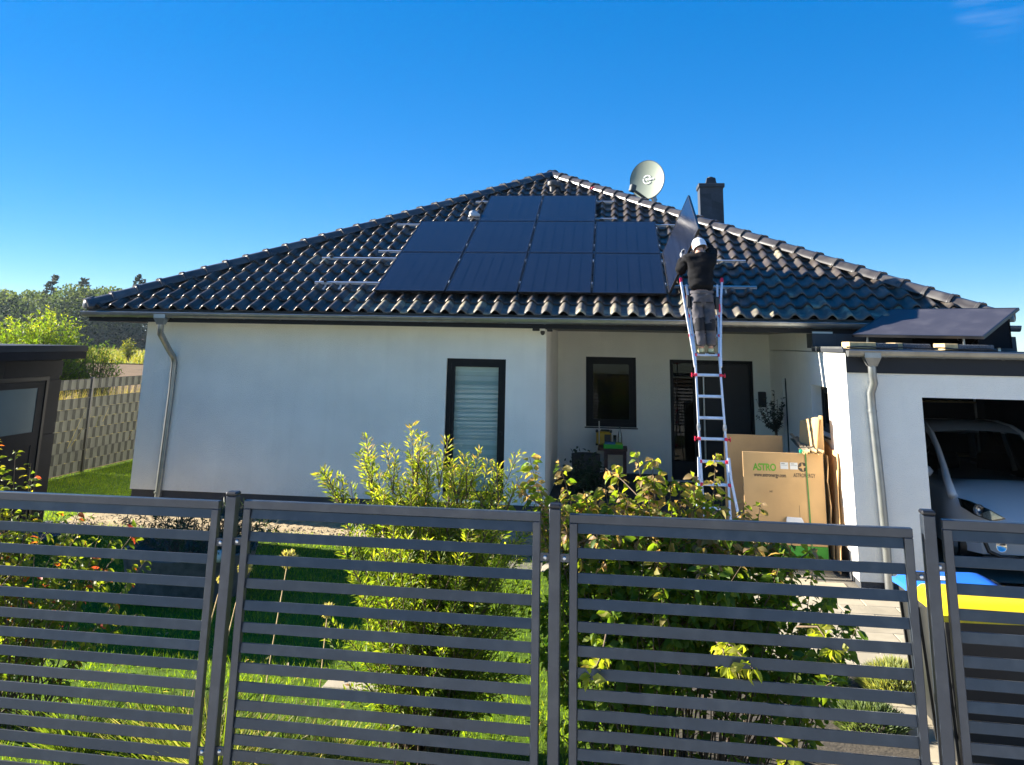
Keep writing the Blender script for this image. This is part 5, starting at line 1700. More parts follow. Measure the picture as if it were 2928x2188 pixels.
cap_text('lettering', 'www.astronergy.com', .066, Matrix.Translation((10.134, BY0 - .0015, .762)) @ tf, M['printgrey'], car_l, bold=.001, xs=.70)
cap_text('lettering', 'ASTRONERGY', .066, Matrix.Translation((10.628, BY0 - .0015, .770)) @ tf, M['printgrey'], car_l, bold=.0006, xs=.64)
cap_text('lettering', 'N5', .03, Matrix.Translation((10.32, BY0 - .0015, .575)) @ tf, M['printgrey'], car_l)
# emblem: dark disc with a four pointed pale star
mb = MB(); ec = (10.745, BY0 - .001, .893)
mb.add([(ec[0] + .058 * math.cos(2 * math.pi * k / 28), ec[1], ec[2] + .058 * math.sin(2 * math.pi * k / 28)) for k in range(28)], [tuple(range(28))])
em = mb.build('emblem', M['printgrey'], car_l)
pts = []
for k in range(8):
    a = R(45 * k + 8); r_ = .056 if k % 2 == 0 else .019
    pts.append((ec[0] + r_ * math.cos(a), ec[1] - .0012, ec[2] + r_ * math.sin(a)))
MB().add(pts, [tuple(range(8))]).build('emblem_star', M['card'], em)
for x in (10.47, 10.588):
    o = MB().box((x, BY0 - .0035, .862), (x + .097, BY0 - .0006, .944)).build('paper_label', M['paper'], car_l)
    MB().box((x + .012, BY0 - .0045, .925), (x + .055, BY0 - .0036, .931)).box((x + .008, BY0 - .0045, .909), (x + .085, BY0 - .0036, .912)).build('label_print', M['printgrey'], o)
MB().box((10.68, BY0 - .0025, .20), (10.683, BY0 - .0006, .43)).build('printed_line', M['printgrey'], car_l)
# green strap running down the front
mb = MB(); rows = []
for (x, z_) in ((10.787, 1.075), (10.793, .80), (10.80, .5), (10.805, .2), (10.81, -.19)):
    rows.append([(x - .009, BY0 - .008, z_), (x + .009, BY0 - .010, z_)])
mb.grid(rows).build('strap', M['strap'], car_l)
# corner strips lying over the top edge, torn ends to the front
for k in range(9):
    x = 10.76 + k * .028; z_ = 1.075 + .012 * (k % 3)
    rot = random.uniform(-.1, .1)
    m2 = Matrix.Translation((x, BY0 - .02, z_)) @ Matrix.Rotation(rot * .3 - .07, 4, 'Z') @ Matrix.Rotation(random.uniform(-.4, .4), 4, 'Y') @ Matrix.Rotation(R(random.uniform(2, 7)), 4, 'X')
    o = MB().box((-.02, .04, -.004), (.02, 1.05, .004), m2).box((.012, .04, -.004), (.02, 1.05, -.04), m2).build('card_strip', M['cardpaper'], car_l)
    pts = [m2 @ Vector(q) for q in ((-.022, .042, .005), (.022, .042, .005), (.026, -.03, .012), (.006, -.055 - .02 * random.random(), -.006), (-.016, -.02, .014))]
    MB().prism(pts, m2.to_3x3() @ Vector((0, 0, -.012))).build('torn_end', M['cardedge'], o)
mb = MB(); mm = Matrix.Translation((10.735, BY0 - .01, 1.085)) @ Matrix.Rotation(R(80), 4, 'X')
mb.lathe([(0, -.02), (.022, -.018), (.026, 0), (.02, .02), (0, .024)], (0, 0, 0), 10, mm)
mb.build('strap_clip', M['teal'], car_l, smooth=True)
# white sheet stuck to the front
mb = MB().add([(10.50, BY0 - .06, .245), (10.72, BY0 - .07, .235), (10.70, BY0 - .005, .285), (10.52, BY0 - .005, .29)], [(0, 1, 2, 3)])
mb.prism([(10.50, BY0 - .06, .245), (10.72, BY0 - .07, .235), (10.72, BY0 - .07, .05), (10.51, BY0 - .05, .06)], (0, .001, 0))
mb.build('paper_sheet', M['paper'], car_l)
# pallet
pal = thing('pallet', 'wooden pallet under the cardboard box', 'pallet', (10.5, -.4, G))
for x in (9.98, 10.46, 10.94): MB().box((x, -1.02, G + .02), (x + .10, .16, G + .115)).build('pallet_block', M['wood'], pal)
for k in range(6): MB().box((9.96, -1.03 + k * .2, G + .117), (11.07, -.93 + k * .2, G + .137)).build('pallet_board', M['wood'], pal)
# folded cardboard standing up behind the box
fold = thing('folded_cardboard', 'tall folded cardboard sheet standing upright behind the box', 'cardboard', (11.05, -.6, 1.0))
def fsheet(a, b, c, d, th, nm='sheet'):
    n_ = (Vector(b) - Vector(a)).cross(Vector(d) - Vector(a)).normalized() * th
    MB().prism([a, b, c, d], n_).build(nm, M['card'], fold)
fsheet((10.83, -.42, .95), (10.935, -.80, .95), (10.99, -.82, 1.50), (10.87, -.44, 1.42), .014)
fsheet((10.935, -.80, .95), (10.965, -.84, .95), (11.02, -.86, 1.50), (10.99, -.82, 1.50), .02)
fsheet((10.965, -.78, .95), (11.06, -.82, .95), (11.06, -.82, 1.52), (11.03, -.78, 1.52), .014)
fsheet((11.06, -.80, .95), (11.075, -.45, .95), (11.07, -.45, 1.46), (11.065, -.80, 1.52), .012)
lean = thing('cardboard_sheet', 'flattened brown cardboard leaning on the sunlit wall beside the box', 'cardboard', (11.13, -.9, G))
mb = MB(); rows = []
for k in range(8):
    z_ = G + .03 + (1.08 - G) * k / 7
    rows.append([(11.175 - .03 * (1 - k / 7) - .012, -.35, z_ + (.1 if k == 7 else 0)), (11.165 - .05 * (1 - k / 7), -.8, z_), (11.16 - .06 * (1 - k / 7), -1.18 + (.08 if k == 7 else .0) - .05 * math.sin(k), z_ - (.02 if k == 7 else 0))])
mb.grid(rows); mb.grid([[Vector(p) + Vector((-.008, 0, 0)) for p in r_] for r_ in rows])
mb.grid([[r_[2], Vector(r_[2]) + Vector((-.008, 0, 0))] for r_ in rows])
mb.build('sheet', M['card'], lean)

# ------------------------------------------------------------------ porch things
tab = thing('side_table', 'small red brown wooden table on the porch below the window', 'table', (8.3, 3.05, 0))
MB().bbox((8.06, 2.80, .565), (8.575, 3.36, .60), .006).build('table_top', M['brownwood'], tab)
for x in (8.17, 8.50):
    for y in (2.84, 3.28): MB().box((x, y, 0.0), (x + .06, y + .05, .563)).build('leg', M['brownwood'], tab)
MB().box((8.17, 2.85, .50), (8.56, 2.87, .562)).build('apron', M['brownwood'], tab)
tc_ = thing('tool_case', 'yellow and black tool case standing on the porch table', 'tool case', (8.16, 3.1, .602))
MB().bbox((8.03, 3.02, .635), (8.30, 3.22, .86), .02).build('case_body', M['toolyellow'], tc_)
MB().bbox((8.175, 3.005, .66), (8.29, 3.017, .82), .02).build('speaker_panel', M['black'], tc_)
mb = MB()
for x in (8.03, 8.28):
    for z_ in (.625, .845): mb.bbox((x - .012, 3.01, z_), (x + .032, 3.23, z_ + .035), .008)
mb.bbox((8.10, 3.06, .86), (8.27, 3.18, .89), .012)
mb.build('case_corner', M['black'], tc_)
MB().tube([(8.083, 3.0, .66), (8.083, 3.0, 1.045)], .010, 8).build('antenna', M['steel'], tc_)
gb = thing('green_crate', 'bright green open crate on the porch table', 'crate', (8.33, 2.92, .602))
mb = MB()
mb.bbox((8.16, 2.815, .602), (8.50, 2.83, .672), .003).bbox((8.16, 2.97, .602), (8.50, 2.985, .672), .003).box((8.16, 2.831, .602), (8.172, 2.969, .672)).box((8.488, 2.831, .602), (8.50, 2.969, .672)).box((8.173, 2.831, .602), (8.487, 2.969, .612))
mb.build('crate_body', M['greenbox'], gb)
tag(MB().bbox((8.18, 2.84, .613), (8.365, 2.96, .705), .004).build('blue_packet', M['boxblue']), 'blue packet inside the green crate on the porch table', 'packet')
tag(MB().bbox((8.375, 2.84, .613), (8.48, 2.96, .70), .004).build('lime_packet', M['boxlime']), 'lime yellow packet inside the green crate beside the blue packet', 'packet')
bo = thing('water_bottle', 'clear glass bottle with dark cap on the porch table', 'bottle', (8.45, 3.12, .602))
MB().lathe([(0, .602), (.038, .604), (.042, .62), (.042, .76), (.034, .83), (.016, .89), (.013, .92), (.013, .935)], (8.45, 3.12, 0), 16).build('glass', M['bottleglass'], bo, smooth='all')
MB().lathe([(.016, .932), (.016, .955), (0, .956)], (8.45, 3.12, 0), 12).build('cap', M['black'], bo, smooth=True)
tg = thing('drinking_glass', 'small drinking glass beside the bottle on the porch table', 'glass', (8.36, 3.12, .602))
MB().lathe([(0, .602), (.026, .604), (.032, .80), (.030, .80), (.024, .61)], (8.36, 3.12, 0), 14).build('glass', M['bottleglass'], tg, smooth='all')
bk = thing('round_basket', 'dark round planter with low plant in the porch corner', 'planter', (7.88, 2.0, 0))
MB().lathe([(.17, .0), (.23, .3), (.24, .60), (.22, .60), (.20, .5), (0, .48)], (7.88, 2.0, 0), 24).build('tub', M['basket'], bk, smooth='all')
n = 500
Pq = np.column_stack([7.95 + rng.normal(0, .16, n), 1.5 + rng.normal(0, .14, n), np.abs(rng.normal(.28, .16, n))])
Dq = np.column_stack([rng.normal(0, .6, n), rng.normal(0, .6, n), rng.uniform(-.1, 1, n)])
leaves('low_plant', BROAD, Pq, Dq, rng.normal(0, 1, (n, 3)) + [0, 0, 1.5], rng.uniform(.05, .10, n), rng.uniform(.025, .05, n), rng.uniform(0, .7, n), L['potplant'], bk)

def branchy(name, label, cat, base, stems, leafm, twigm, tpl, lsz, wr, dens, tint, nsingle=0, group=None, singles_tints=(.1, .3, .5, .65, .8), spread=.6, singles_from=None, stem_r=.007, droop=0.0, skipn=0, jitter=.0):
    """shrub: each stem a polyline; leaves sit along it; the most exposed ones are parts of their own"""
    t = thing(name, label, cat, base, group=group)
    mb = MB()
    P = []; Dd = []; Ls = []; Ti = []
    for st in stems:
        st = [Vector(p) for p in st]
        mb.tube(st, [stem_r * (1 - .7 * i / (len(st) - 1)) for i in range(len(st))], 5, caps=False)
        segs = [(a, b) for a, b in zip(st[:-1], st[1:])]
        tot = sum((b - a).length for a, b in segs)
        nl = int(tot * dens)
        for _ in range(nl):
            q = random.random() ** .75
            q = skipn + (1 - skipn) * q
            dist = q * tot
            for a, b in segs:
                if dist <= (b - a).length: break
                dist -= (b - a).length
            d = (b - a).normalized()
            p = a + d * min(dist, (b - a).length)
            rd = Vector((random.gauss(0, 1), random.gauss(0, 1), random.gauss(0, 1)))
            rd = (rd - d * rd.dot(d)).normalized()
            ld = (d * (1 - spread) + rd * spread + Vector((0, 0, -droop))).normalized()
            P.append(tuple(p + rd * (jitter * random.random()))); Dd.append(tuple(ld)); Ls.append(lsz * random.uniform(.55, 1.15))
            Ti.append(tint(q, p))
    mb.build('stem', M[twigm], t, smooth='all')
    P = np.array(P); Dd = np.array(Dd); Ls = np.array(Ls); Ti = np.clip(np.array(Ti), 0, 1)
    Nn = rng.normal(0, .8, (len(P), 3)) + np.array([0, -.25, 1.0])
    if nsingle:
        camp = np.array([8.36, -12.68, 2.37])
        score = P[:, 2] * 1.0 - P[:, 1] * .5 + rng.uniform(0, .5, len(P)) + Ls * 6 if singles_from is None else singles_from(P, Ls)
        order = np.argsort(-score)
        sel = order[:nsingle]
        mes = leafset(tpl, 1.0, wr, singles_tints, leafm)
        for i in sel:
            k = int(np.argmin([abs(Ti[i] - s_) for s_ in singles_tints]))
            inst('leaf', mes[k], t, frame_mtx(P[i], Dd[i], Nn[i], Ls[i]))
        keep = np.ones(len(P), bool); keep[sel] = False
        P, Dd, Ls, Ti, Nn = P[keep], Dd[keep], Ls[keep], Ti[keep], Nn[keep]
    leaves('foliage', tpl, P, Dd, Nn, Ls, Ls * wr, Ti, leafm, t)
    return t

def curve_stem(b, tip, bend=.15, n=7, wob=.02):
    b = Vector(b); tip = Vector(tip)
    out = []
    side = Vector((tip.x - b.x, tip.y - b.y, 0))
    for i in range(n):
        q = i / (n - 1)
        p = b.lerp(tip, q) - side * (bend * math.sin(math.pi * q)) + Vector((random.gauss(0, wob), random.gauss(0, wob), 0)) * q
        out.append(p)
    return out

# olive standard in the porch
stems = []
for k in range(26):
    a = random.random() * 6.28; r_ = random.uniform(.08, .32)
    stems.append([(10.96, 2.0, 1.05), (10.96 + r_ * .5 * math.cos(a), 2.0 + r_ * .5 * math.sin(a), 1.16), (10.94 + r_ * math.cos(a), 2.0 + r_ * .8 * math.sin(a), 1.12 + random.uniform(.1, .45))])
stems.append([(10.97, 2.0, 1.05), (10.96, 2.0, 1.4), (10.97, 2.0, 1.70)])
ol = branchy('olive_tree', 'small potted olive tree with round crown in the porch by the door', 'tree', (10.96, 2.0, 0), stems, L['olive'], 'bark', BROAD, .06, .40, 55, lambda q, p: random.random(), spread=.7)
MB().tube([(10.97, 2.0, .36), (10.985, 2.0, .7), (10.97, 2.0, 1.10)], .022, 8).build('trunk', M['bark'], ol, smooth='all')
MB().lathe([(0, .002), (.13, .003), (.18, .36), (.16, .36), (.15, .32), (0, .31)], (10.97, 2.0, 0), 20).build('pot', M['pot'], ol, smooth=True)

# security camera under the eaves
sc_ = thing('security_camera', 'white security camera with small solar panel under the eaves by the porch', 'camera', (7.25, .5, 2.6))
MB().bbox((7.115, .36, 2.565), (7.225, .39, 2.675), .006, ).build('solar_plate', M['pvframe'], sc_)
MB().bbox((7.235, .40, 2.565), (7.305, .47, 2.65), .008).build('housing', M['white'], sc_)
MB().lathe([(.032, .015), (.036, .0), (.034, -.02), (.02, -.045), (0, -.05)], (7.268, .43, 2.553), 16).build('dome', M['black'], sc_, smooth='all')
MB().bbox((7.335, .42, 2.56), (7.415, .50, 2.63), .006).beam((7.30, .45, 2.61), (7.34, .46, 2.60), .03, .03).build('sensor_box', M['black'], sc_)

# ------------------------------------------------------------------ planting
# willow with narrow leaves
random.seed(11)
tips = [(6.26, -6.5, 1.46), (6.42, -6.45, 1.36), (6.56, -6.5, 1.70), (6.52, -6.4, 1.58), (6.72, -6.5, 1.64), (6.90, -6.5, 1.79), (6.97, -6.45, 1.72), (7.08, -6.5, 1.66), (7.14, -6.4, 1.70),
        (7.30, -6.5, 1.60), (7.22, -6.4, 1.5), (7.40, -6.5, 1.62), (7.48, -6.4, 1.55), (7.56, -6.5, 1.50), (7.66, -6.5, 1.63), (7.70, -6.45, 1.45), (6.62, -6.3, 1.45), (7.0, -6.2, 1.5), (6.80, -6.4, 1.50), (6.88, -6.3, 1.42), (7.18, -6.3, 1.52), (7.32, -6.3, 1.44), (7.05, -6.5, 1.46), (7.5, -6.3, 1.36), (6.7, -6.6, 1.36), (7.25, -6.6, 1.38), (6.95, -6.6, 1.4)]
stems = []
for tp in tips:
    b = (7.02 + (tp[0] - 7.02) * .25 + random.gauss(0, .03), -6.45 + random.gauss(0, .08), G)
    st = curve_stem(b, tp, .18)
    stems.append(st)
    for _ in range(8):                                   # side shoots
        q = random.randint(3, 5)
        p = Vector(st[q])
        d = (Vector(st[q + 1]) - p).normalized()
        e = p + (d + Vector((random.gauss(0, .4), random.gauss(0, .3), random.gauss(.1, .2)))).normalized() * random.uniform(.15, .36)
        stems.append([p, p.lerp(e, .5) + Vector((0, 0, .015)), e])
for _ in range(230):                                      # dense body of the shrub
    a = random.random() * 6.28; hh = random.uniform(-.05, 1.28)
    wd = .80 * (1 - .25 * max(0, hh - .7)) * (0.75 if hh < .1 else 1)
    r_ = math.sqrt(random.random())
    tp = (7.08 + wd * r_ * math.cos(a), -6.42 + .62 * r_ * math.sin(a), hh)
    b = (7.05 + random.gauss(0, .10), -6.42 + random.gauss(0, .08), G + random.uniform(0, .25) if hh < .4 else G)
    stems.append(curve_stem(b, tp, .12, 6))
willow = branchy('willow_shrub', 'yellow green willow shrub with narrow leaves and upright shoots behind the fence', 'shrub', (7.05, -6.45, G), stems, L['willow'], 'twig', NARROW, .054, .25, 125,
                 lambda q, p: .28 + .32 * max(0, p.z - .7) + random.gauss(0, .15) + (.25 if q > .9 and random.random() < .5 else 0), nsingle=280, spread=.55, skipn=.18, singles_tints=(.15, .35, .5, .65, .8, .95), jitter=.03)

# broad leaved shrub
stems = []
tips = [(7.74, -6.55, 1.60), (7.72, -6.5, 1.40), (7.95, -6.5, 1.58), (8.02, -6.5, 1.45), (8.15, -6.45, 1.38), (8.28, -6.5, 1.42), (8.36, -6.4, 1.40), (8.52, -6.5, 1.66), (8.60, -6.5, 1.62), (8.56, -6.5, 1.5), (8.72, -6.5, 1.5),
        (8.80, -6.5, 1.46), (8.92, -6.45, 1.52), (9.02, -6.5, 1.66), (8.98, -6.45, 1.42), (9.10, -6.5, 1.40), (9.22, -6.5, 1.36), (9.34, -6.5, 1.36), (9.30, -6.5, 1.25), (9.46, -6.5, 1.24), (9.55, -6.5, 1.15), (8.42, -6.4, 1.36), (8.15, -6.4, 1.32), (8.66, -6.4, 1.34)] + [(7.75 + 1.75 * k / 26 + random.gauss(0, .03), -6.5 + random.gauss(0, .12), 1.34 - .10 * (k / 26) + random.uniform(-.12, .08)) for k in range(27)]
for tp in tips:
    b = (8.75 + (tp[0] - 8.75) * .45 + random.gauss(0, .05), -6.5 + random.gauss(0, .12), G)
    st = curve_stem(b, tp, .08, 7, .015)
    stems.append(st)
    for _ in range(3):
        q = random.randint(3, 5); p = Vector(st[q])
        e = p + Vector((random.gauss(0, .16), random.gauss(0, .14), random.uniform(.06, .22)))
        stems.append([p, p.lerp(e, .55) + Vector((0, 0, .02)), e])
for _ in range(64):
    u_ = random.uniform(-1, 1)
    tp = (8.82 + u_ * 1.02, -6.48 + random.gauss(0, .26), random.uniform(.75, 1.28) - .22 * u_ * u_)
    b = (8.78 + u_ * .5 + random.gauss(0, .12), -6.48 + random.gauss(0, .26), G)
    stems.append(curve_stem(b, tp, .10, 6, .03))
for _ in range(42):
    u_ = random.uniform(-1, 1)
    tp = (8.82 + u_ * 1.08, -6.55 + random.gauss(0, .30), random.uniform(.0, .75))
    b = (8.78 + u_ * .6, -6.50 + random.gauss(0, .26), G)
    stems.append(curve_stem(b, tp, .14, 6, .03))
# shoots through the slats
stems += [[(8.9, -7.2, .72), (8.98, -7.6, .80), (9.04, -7.92, .80)], [(8.9, -7.2, .74), (8.93, -7.6, .78), (8.92, -7.9, .78)], [(8.3, -7.2, .70), (8.28, -7.6, .72), (8.22, -7.88, .68)], [(9.4, -7.2, .8), (9.43, -7.6, .92), (9.44, -7.9, .90)], [(9.2, -7.2, .25), (9.24, -7.6, .34), (9.22, -7.92, .30)]]
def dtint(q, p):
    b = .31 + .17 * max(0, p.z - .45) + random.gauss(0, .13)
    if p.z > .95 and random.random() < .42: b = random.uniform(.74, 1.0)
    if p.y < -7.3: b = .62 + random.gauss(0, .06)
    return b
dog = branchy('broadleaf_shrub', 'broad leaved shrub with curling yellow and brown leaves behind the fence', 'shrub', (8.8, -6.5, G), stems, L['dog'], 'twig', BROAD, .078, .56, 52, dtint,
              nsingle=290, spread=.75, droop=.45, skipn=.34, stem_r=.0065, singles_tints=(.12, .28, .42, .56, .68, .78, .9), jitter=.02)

# reddening shrub at the left
random.seed(5)
stems = []
for _ in range(55):
    tp = (3.95 + random.uniform(-.75, .75), -6.5 + random.gauss(0, .25), random.uniform(.0, 1.15))
    stems.append(curve_stem((3.9 + random.gauss(0, .2), -6.5 + random.gauss(0, .12), G), tp, .1, 6, .02))
for tp in ((3.62, -6.5, 1.62), (3.72, -6.5, 1.45), (3.83, -6.5, 1.50), (3.98, -6.5, 1.42), (4.05, -6.5, 1.2), (4.62, -6.5, .98), (4.72, -6.5, .92), (4.50, -6.5, .75), (4.86, -6.4, 1.0), (4.78, -6.5, .5), (4.95, -6.45, .42), (5.0, -6.5, .8), (4.4, -6.5, 1.1), (3.55, -6.4, 1.35), (3.68, -6.5, 1.28), (3.92, -6.4, 1.30), (3.75, -6.45, 1.2)):
    stems.append(curve_stem((4.1 + random.gauss(0, .15), -6.5, G), tp, .05, 7, .015))
def ltint(q, p):
    b = .36 + random.gauss(0, .16) + .12 * max(0, p.z - .5)
    if random.random() < (.13 if p.x > 4.3 else .03): b = random.uniform(.86, 1)
    return b
branchy('autumn_shrub', 'loose shrub with green, yellow and red leaves at the left fence panel', 'shrub', (4.0, -6.5, G), stems, L['left'], 'twig', BROAD, .070, .50, 34, ltint,
        nsingle=220, spread=.7, droop=.25, skipn=.25, singles_tints=(.2, .35, .5, .65, .78, .9, .97), jitter=.02)

# round planter with dark narrow leaved plant
pt = thing('round_planter', 'wide dark round planter on the lawn behind the left fence post', 'planter', (3.68, -3.16, G))
MB().lathe([(.0, G + .003), (.62, G + .004), (.70, .07), (.71, .10), (.66, .10), (.62, .0), (0, -.02)], (3.68, -3.16, 0), 40).build('tub', M['pot'], pt, smooth=True)
MB().lathe([(.625, -.0), (0, .01)], (3.68, -3.16, 0), 24).build('potting_soil', M['soil'], pt)
stems = []
for _ in range(95):
    a = random.random() * 6.28; r_ = random.uniform(.1, .95)
    stems.append(curve_stem((3.75 + .3 * math.cos(a), -3.16 + .3 * math.sin(a), 0), (3.80 + r_ * math.cos(a), -3.16 + r_ * .8 * math.sin(a), .16 + random.uniform(.03, .42) * (1.1 - r_ * .4)), .1, 5, .03))
branchy('oleander_plant', 'dark narrow leaved plant growing in the round planter', 'plant', (3.75, -3.16, 0), stems, L['potplant'], 'bark', NARROW, .085, .2, 48, lambda q, p: random.random(), spread=.6, skipn=.2)
def stone(label, c, r_, m):
    mb = MB(); rows = []
    for i in range(9):
        th_ = math.pi * i / 8
        rows.append([(c[0] + r_[0] * math.sin(th_) * math.cos(p_) * (1 + .08 * math.sin(3 * p_ + i)), c[1] + r_[1] * math.sin(th_) * math.sin(p_), c[2] + r_[2] * math.cos(th_) * (1 + .06 * math.sin(2 * p_))) for p_ in [2 * math.pi * k / 14 for k in range(15)]])
    return tag(mb.grid(rows).build('stone', m, None, smooth='all'), label, 'stone')
stone('pale round stone on the rim of the round planter', (4.23, -3.62, .13), (.075, .07, .065), M['stone'])
stone('mossy pale stone at the foot of the fence by the willow shrub', (6.62, -7.0, G + .06), (.13, .10, .09), M['stone'])

# tall grass tufts at the fence foot, left
def tuft(label, cx_, cy_, n, h, spreadr, tbase, group='grass tufts behind the left fence panels', name='grass_tuft'):
    a = rng.uniform(0, 2 * np.pi, n); r_ = np.abs(rng.normal(0, spreadr, n))
    P = np.column_stack([cx_ + r_ * np.cos(a), cy_ + r_ * .6 * np.sin(a), np.full(n, G)])
    ln = h * rng.uniform(.45, 1.1, n)
    out = np.column_stack([np.cos(a), np.sin(a), np.zeros(n)])
    Dv = np.column_stack([out[:, 0] * .35 + rng.normal(0, .22, n), out[:, 1] * .35 + rng.normal(0, .2, n), np.full(n, 1.0)])
    t = thing(name, label, 'grass', (cx_, cy_, G), group=group)
    wd = rng.uniform(.006, .011, n)
    tn = np.clip(tbase + rng.normal(0, .22, n), 0, 1)
    leaves('lower_blades', BLADE, P, Dv, rng.normal(0, 1, (n, 3)) + [0, -1, .2], ln * .62, wd, tn, L['tuft'], t)
    D2 = Dv + np.column_stack([out[:, 0] * .45, out[:, 1] * .45, -rng.uniform(.0, .5, n)])
    P2 = P + nrm(Dv) * (ln * .40)[:, None]
    leaves('arching_blades', BLADE, P2, D2, rng.normal(0, 1, (n, 3)) + [0, -1, .2], ln * .6, wd * .8, np.clip(tn + .1, 0, 1), L['tuft'], t)
    return t
tuft('green grass tuft at the foot of the leftmost fence panel', 4.85, -6.9, 260, .50, .16, .4)
tuft('straw tipped grass tuft left of the left fence post', 5.55, -6.9, 380, .62, .17, .55)
tuft('upright grass tuft seen beside the left fence post', 5.98, -7.2, 300, .75, .12, .5)
tuft('yellowing grass tuft right of the left fence post', 6.25, -6.9, 320, .45, .18, .65)
tuft('low grass tuft in front of the stepping stone', 6.55, -6.7, 260, .34, .2, .45)
# dried flower heads on thin stalks
def seedhead(label, base, tip, r_, m='cardedge'):
    t = thing('dried_flower', label, 'flower', base, group='dried flower heads behind the fence')
    st = curve_stem(base, tip, .08, 6, .0)
    MB().tube(st, .004, 5).build('stalk', M['cardedge'], t)
    n = 160
    dv = nrm(rng.normal(0, 1, (n, 3))) * [1, 1, .75]
    P = np.array(tip) + dv * r_ * .45
    leaves('flower_head', NARROW, P, dv + rng.normal(0, .3, (n, 3)), rng.normal(0, 1, (n, 3)), np.full(n, r_ * .75), np.full(n, r_ * .28), rng.uniform(.8, 1, n), L['tuft'], t, kind=None)
seedhead('large dried flower head just right of the left fence post', (6.1, -7.0, G), (6.22, -6.95, .96), .06)
seedhead('small dried flower head left of the left fence post', (5.75, -7.0, G), (5.94, -6.98, .90), .045)
seedhead('drooping dried flower head seen before the planter', (5.6, -7.0, G), (5.80, -7.0, .83), .035)
seedhead('spiky dried flower head over the shaded lawn', (6.42, -6.8, G), (6.46, -6.8, .62), .05)

# grey green cushions in the bed at the right
def cushion(label, cx_, cy_, rx, ry, h, n, tb):
    t = thing('lavender_cushion', label, 'plant', (cx_, cy_, G), group='grey green cushions beside the paving')
    a = rng.uniform(0, 2 * np.pi, n); r_ = np.sqrt(rng.uniform(0, 1, n))
    x = rx * r_ * np.cos(a); y = ry * r_ * np.sin(a)
    P = np.column_stack([cx_ + x * .8, cy_ + y * .8, G + .02 + h * .5 * (1 - r_ ** 2)])
    Dv = np.column_stack([x / rx * .8 + rng.normal(0, .25, n), y / ry * .8 + rng.normal(0, .25, n), 1.1 - r_ * .6])
    leaves('foliage', NARROW, P, Dv, rng.normal(0, 1, (n, 3)), rng.uniform(.06, .13, n) * (h / .25), np.full(n, .012), np.clip(tb + rng.normal(0, .2, n), 0, 1), L['lavender'], t)
sheet('planting_bed', [(8.7, -6.9), (10.45, -6.9), (10.45, -4.35), (8.9, -4.35)], G + .022, M['soil'])
cushion('pale yellow green cushion plant beside the paving, near the right fence post', 10.62, -4.78, .30, .26, .27, 2600, .7)
cushion('silver grey cushion plant under the broad leaved shrub', 9.95, -4.75, .30, .25, .26, 2200, .3)
cushion('dark grey green cushion plant at the edge of the planting bed', 10.2, -5.5, .28, .3, .22, 1800, .15)

# lawn blades
n = 190000
x = rng.uniform(-2.4, 9.1, n); y = rng.uniform(-8.05, 9.0, n)
ok = ((y < -.42 + .15 * np.sin(x * 2.1)) & (x > .05) & (x < 9.0)) | ((x < .45) & (y > -.2))
ok &= ~((x > 8.75) & (y > -4.4)) & ~((np.abs(x - 6.32) < .31) & (np.abs(y + 5.4) < .14)) & ~((x - 3.68) ** 2 + (y + 3.16) ** 2 < .42)
ok &= ~((x < .8) & (y > -1.5) & (y < -.3) & (x > -.05)) & ~((x > 7.4) & (y > -1.7))
x, y = x[ok], y[ok]; n = len(x)
clump = .5 + .5 * np.sin(x * 3.1 + 1.3 * np.sin(y * 2.3)) * np.sin(y * 2.7 + np.sin(x * 1.7))
Dv = np.column_stack([rng.normal(0, .45, n), rng.normal(0, .45, n), np.ones(n)])
leaves('grass', TRI, np.column_stack([x, y, np.full(n, G)]), Dv, rng.normal(0, 1, (n, 3)), rng.uniform(.03, .062, n) * (1 + .3 * clump), rng.uniform(.004, .008, n), np.clip(.35 + .3 * (clump - .5) + rng.normal(0, .2, n), 0, 1), L['grass'])

n = 420
leaves('fallen_leaves', BROAD, np.column_stack([rng.uniform(3.2, 9.0, n), rng.uniform(-7.9, -4.6, n), np.full(n, G + .045)]), np.column_stack([rng.normal(0, 1, n), rng.normal(0, 1, n), rng.normal(0, .25, n)]), rng.normal(0, .3, (n, 3)) + [0, 0, 1], rng.uniform(.03, .065, n), rng.uniform(.018, .035, n), rng.uniform(.55, 1, n), L['dog'])
# ------------------------------------------------------------------ beyond the garden
n = 9000                                                   # meadow strip
x = rng.uniform(-95, -10, n); y = 68 + 62 * rng.uniform(0, 1, n) ** 1.8
Dv = np.column_stack([rng.normal(0, .3, n), rng.normal(0, .3, n), np.ones(n)])
leaves('meadow_grass', BLADE, np.column_stack([x, y, np.full(n, G)]), Dv, rng.normal(0, 1, (n, 3)) + [0, -1, 0], rng.uniform(.35, 1.1, n), rng.uniform(.05, .16, n), np.clip(.35 + rng.normal(0, .25, n), 0, 1), L['weed'])
n = 7000                                                   # dry grass just behind the screen fence
x = rng.uniform(-9, -2.55, n); y = rng.uniform(1.5, 16, n)
Dv = np.column_stack([rng.normal(0, .25, n), rng.normal(0, .25, n), np.ones(n)])
leaves('dry_grass', BLADE, np.column_stack([x, y, np.full(n, G)]), Dv, rng.normal(0, 1, (n, 3)) + [0, -1, 0], rng.uniform(.5, 1.5, n), rng.uniform(.008, .022, n), np.clip(.72 + rng.normal(0, .25, n), 0, 1), L['weed'])

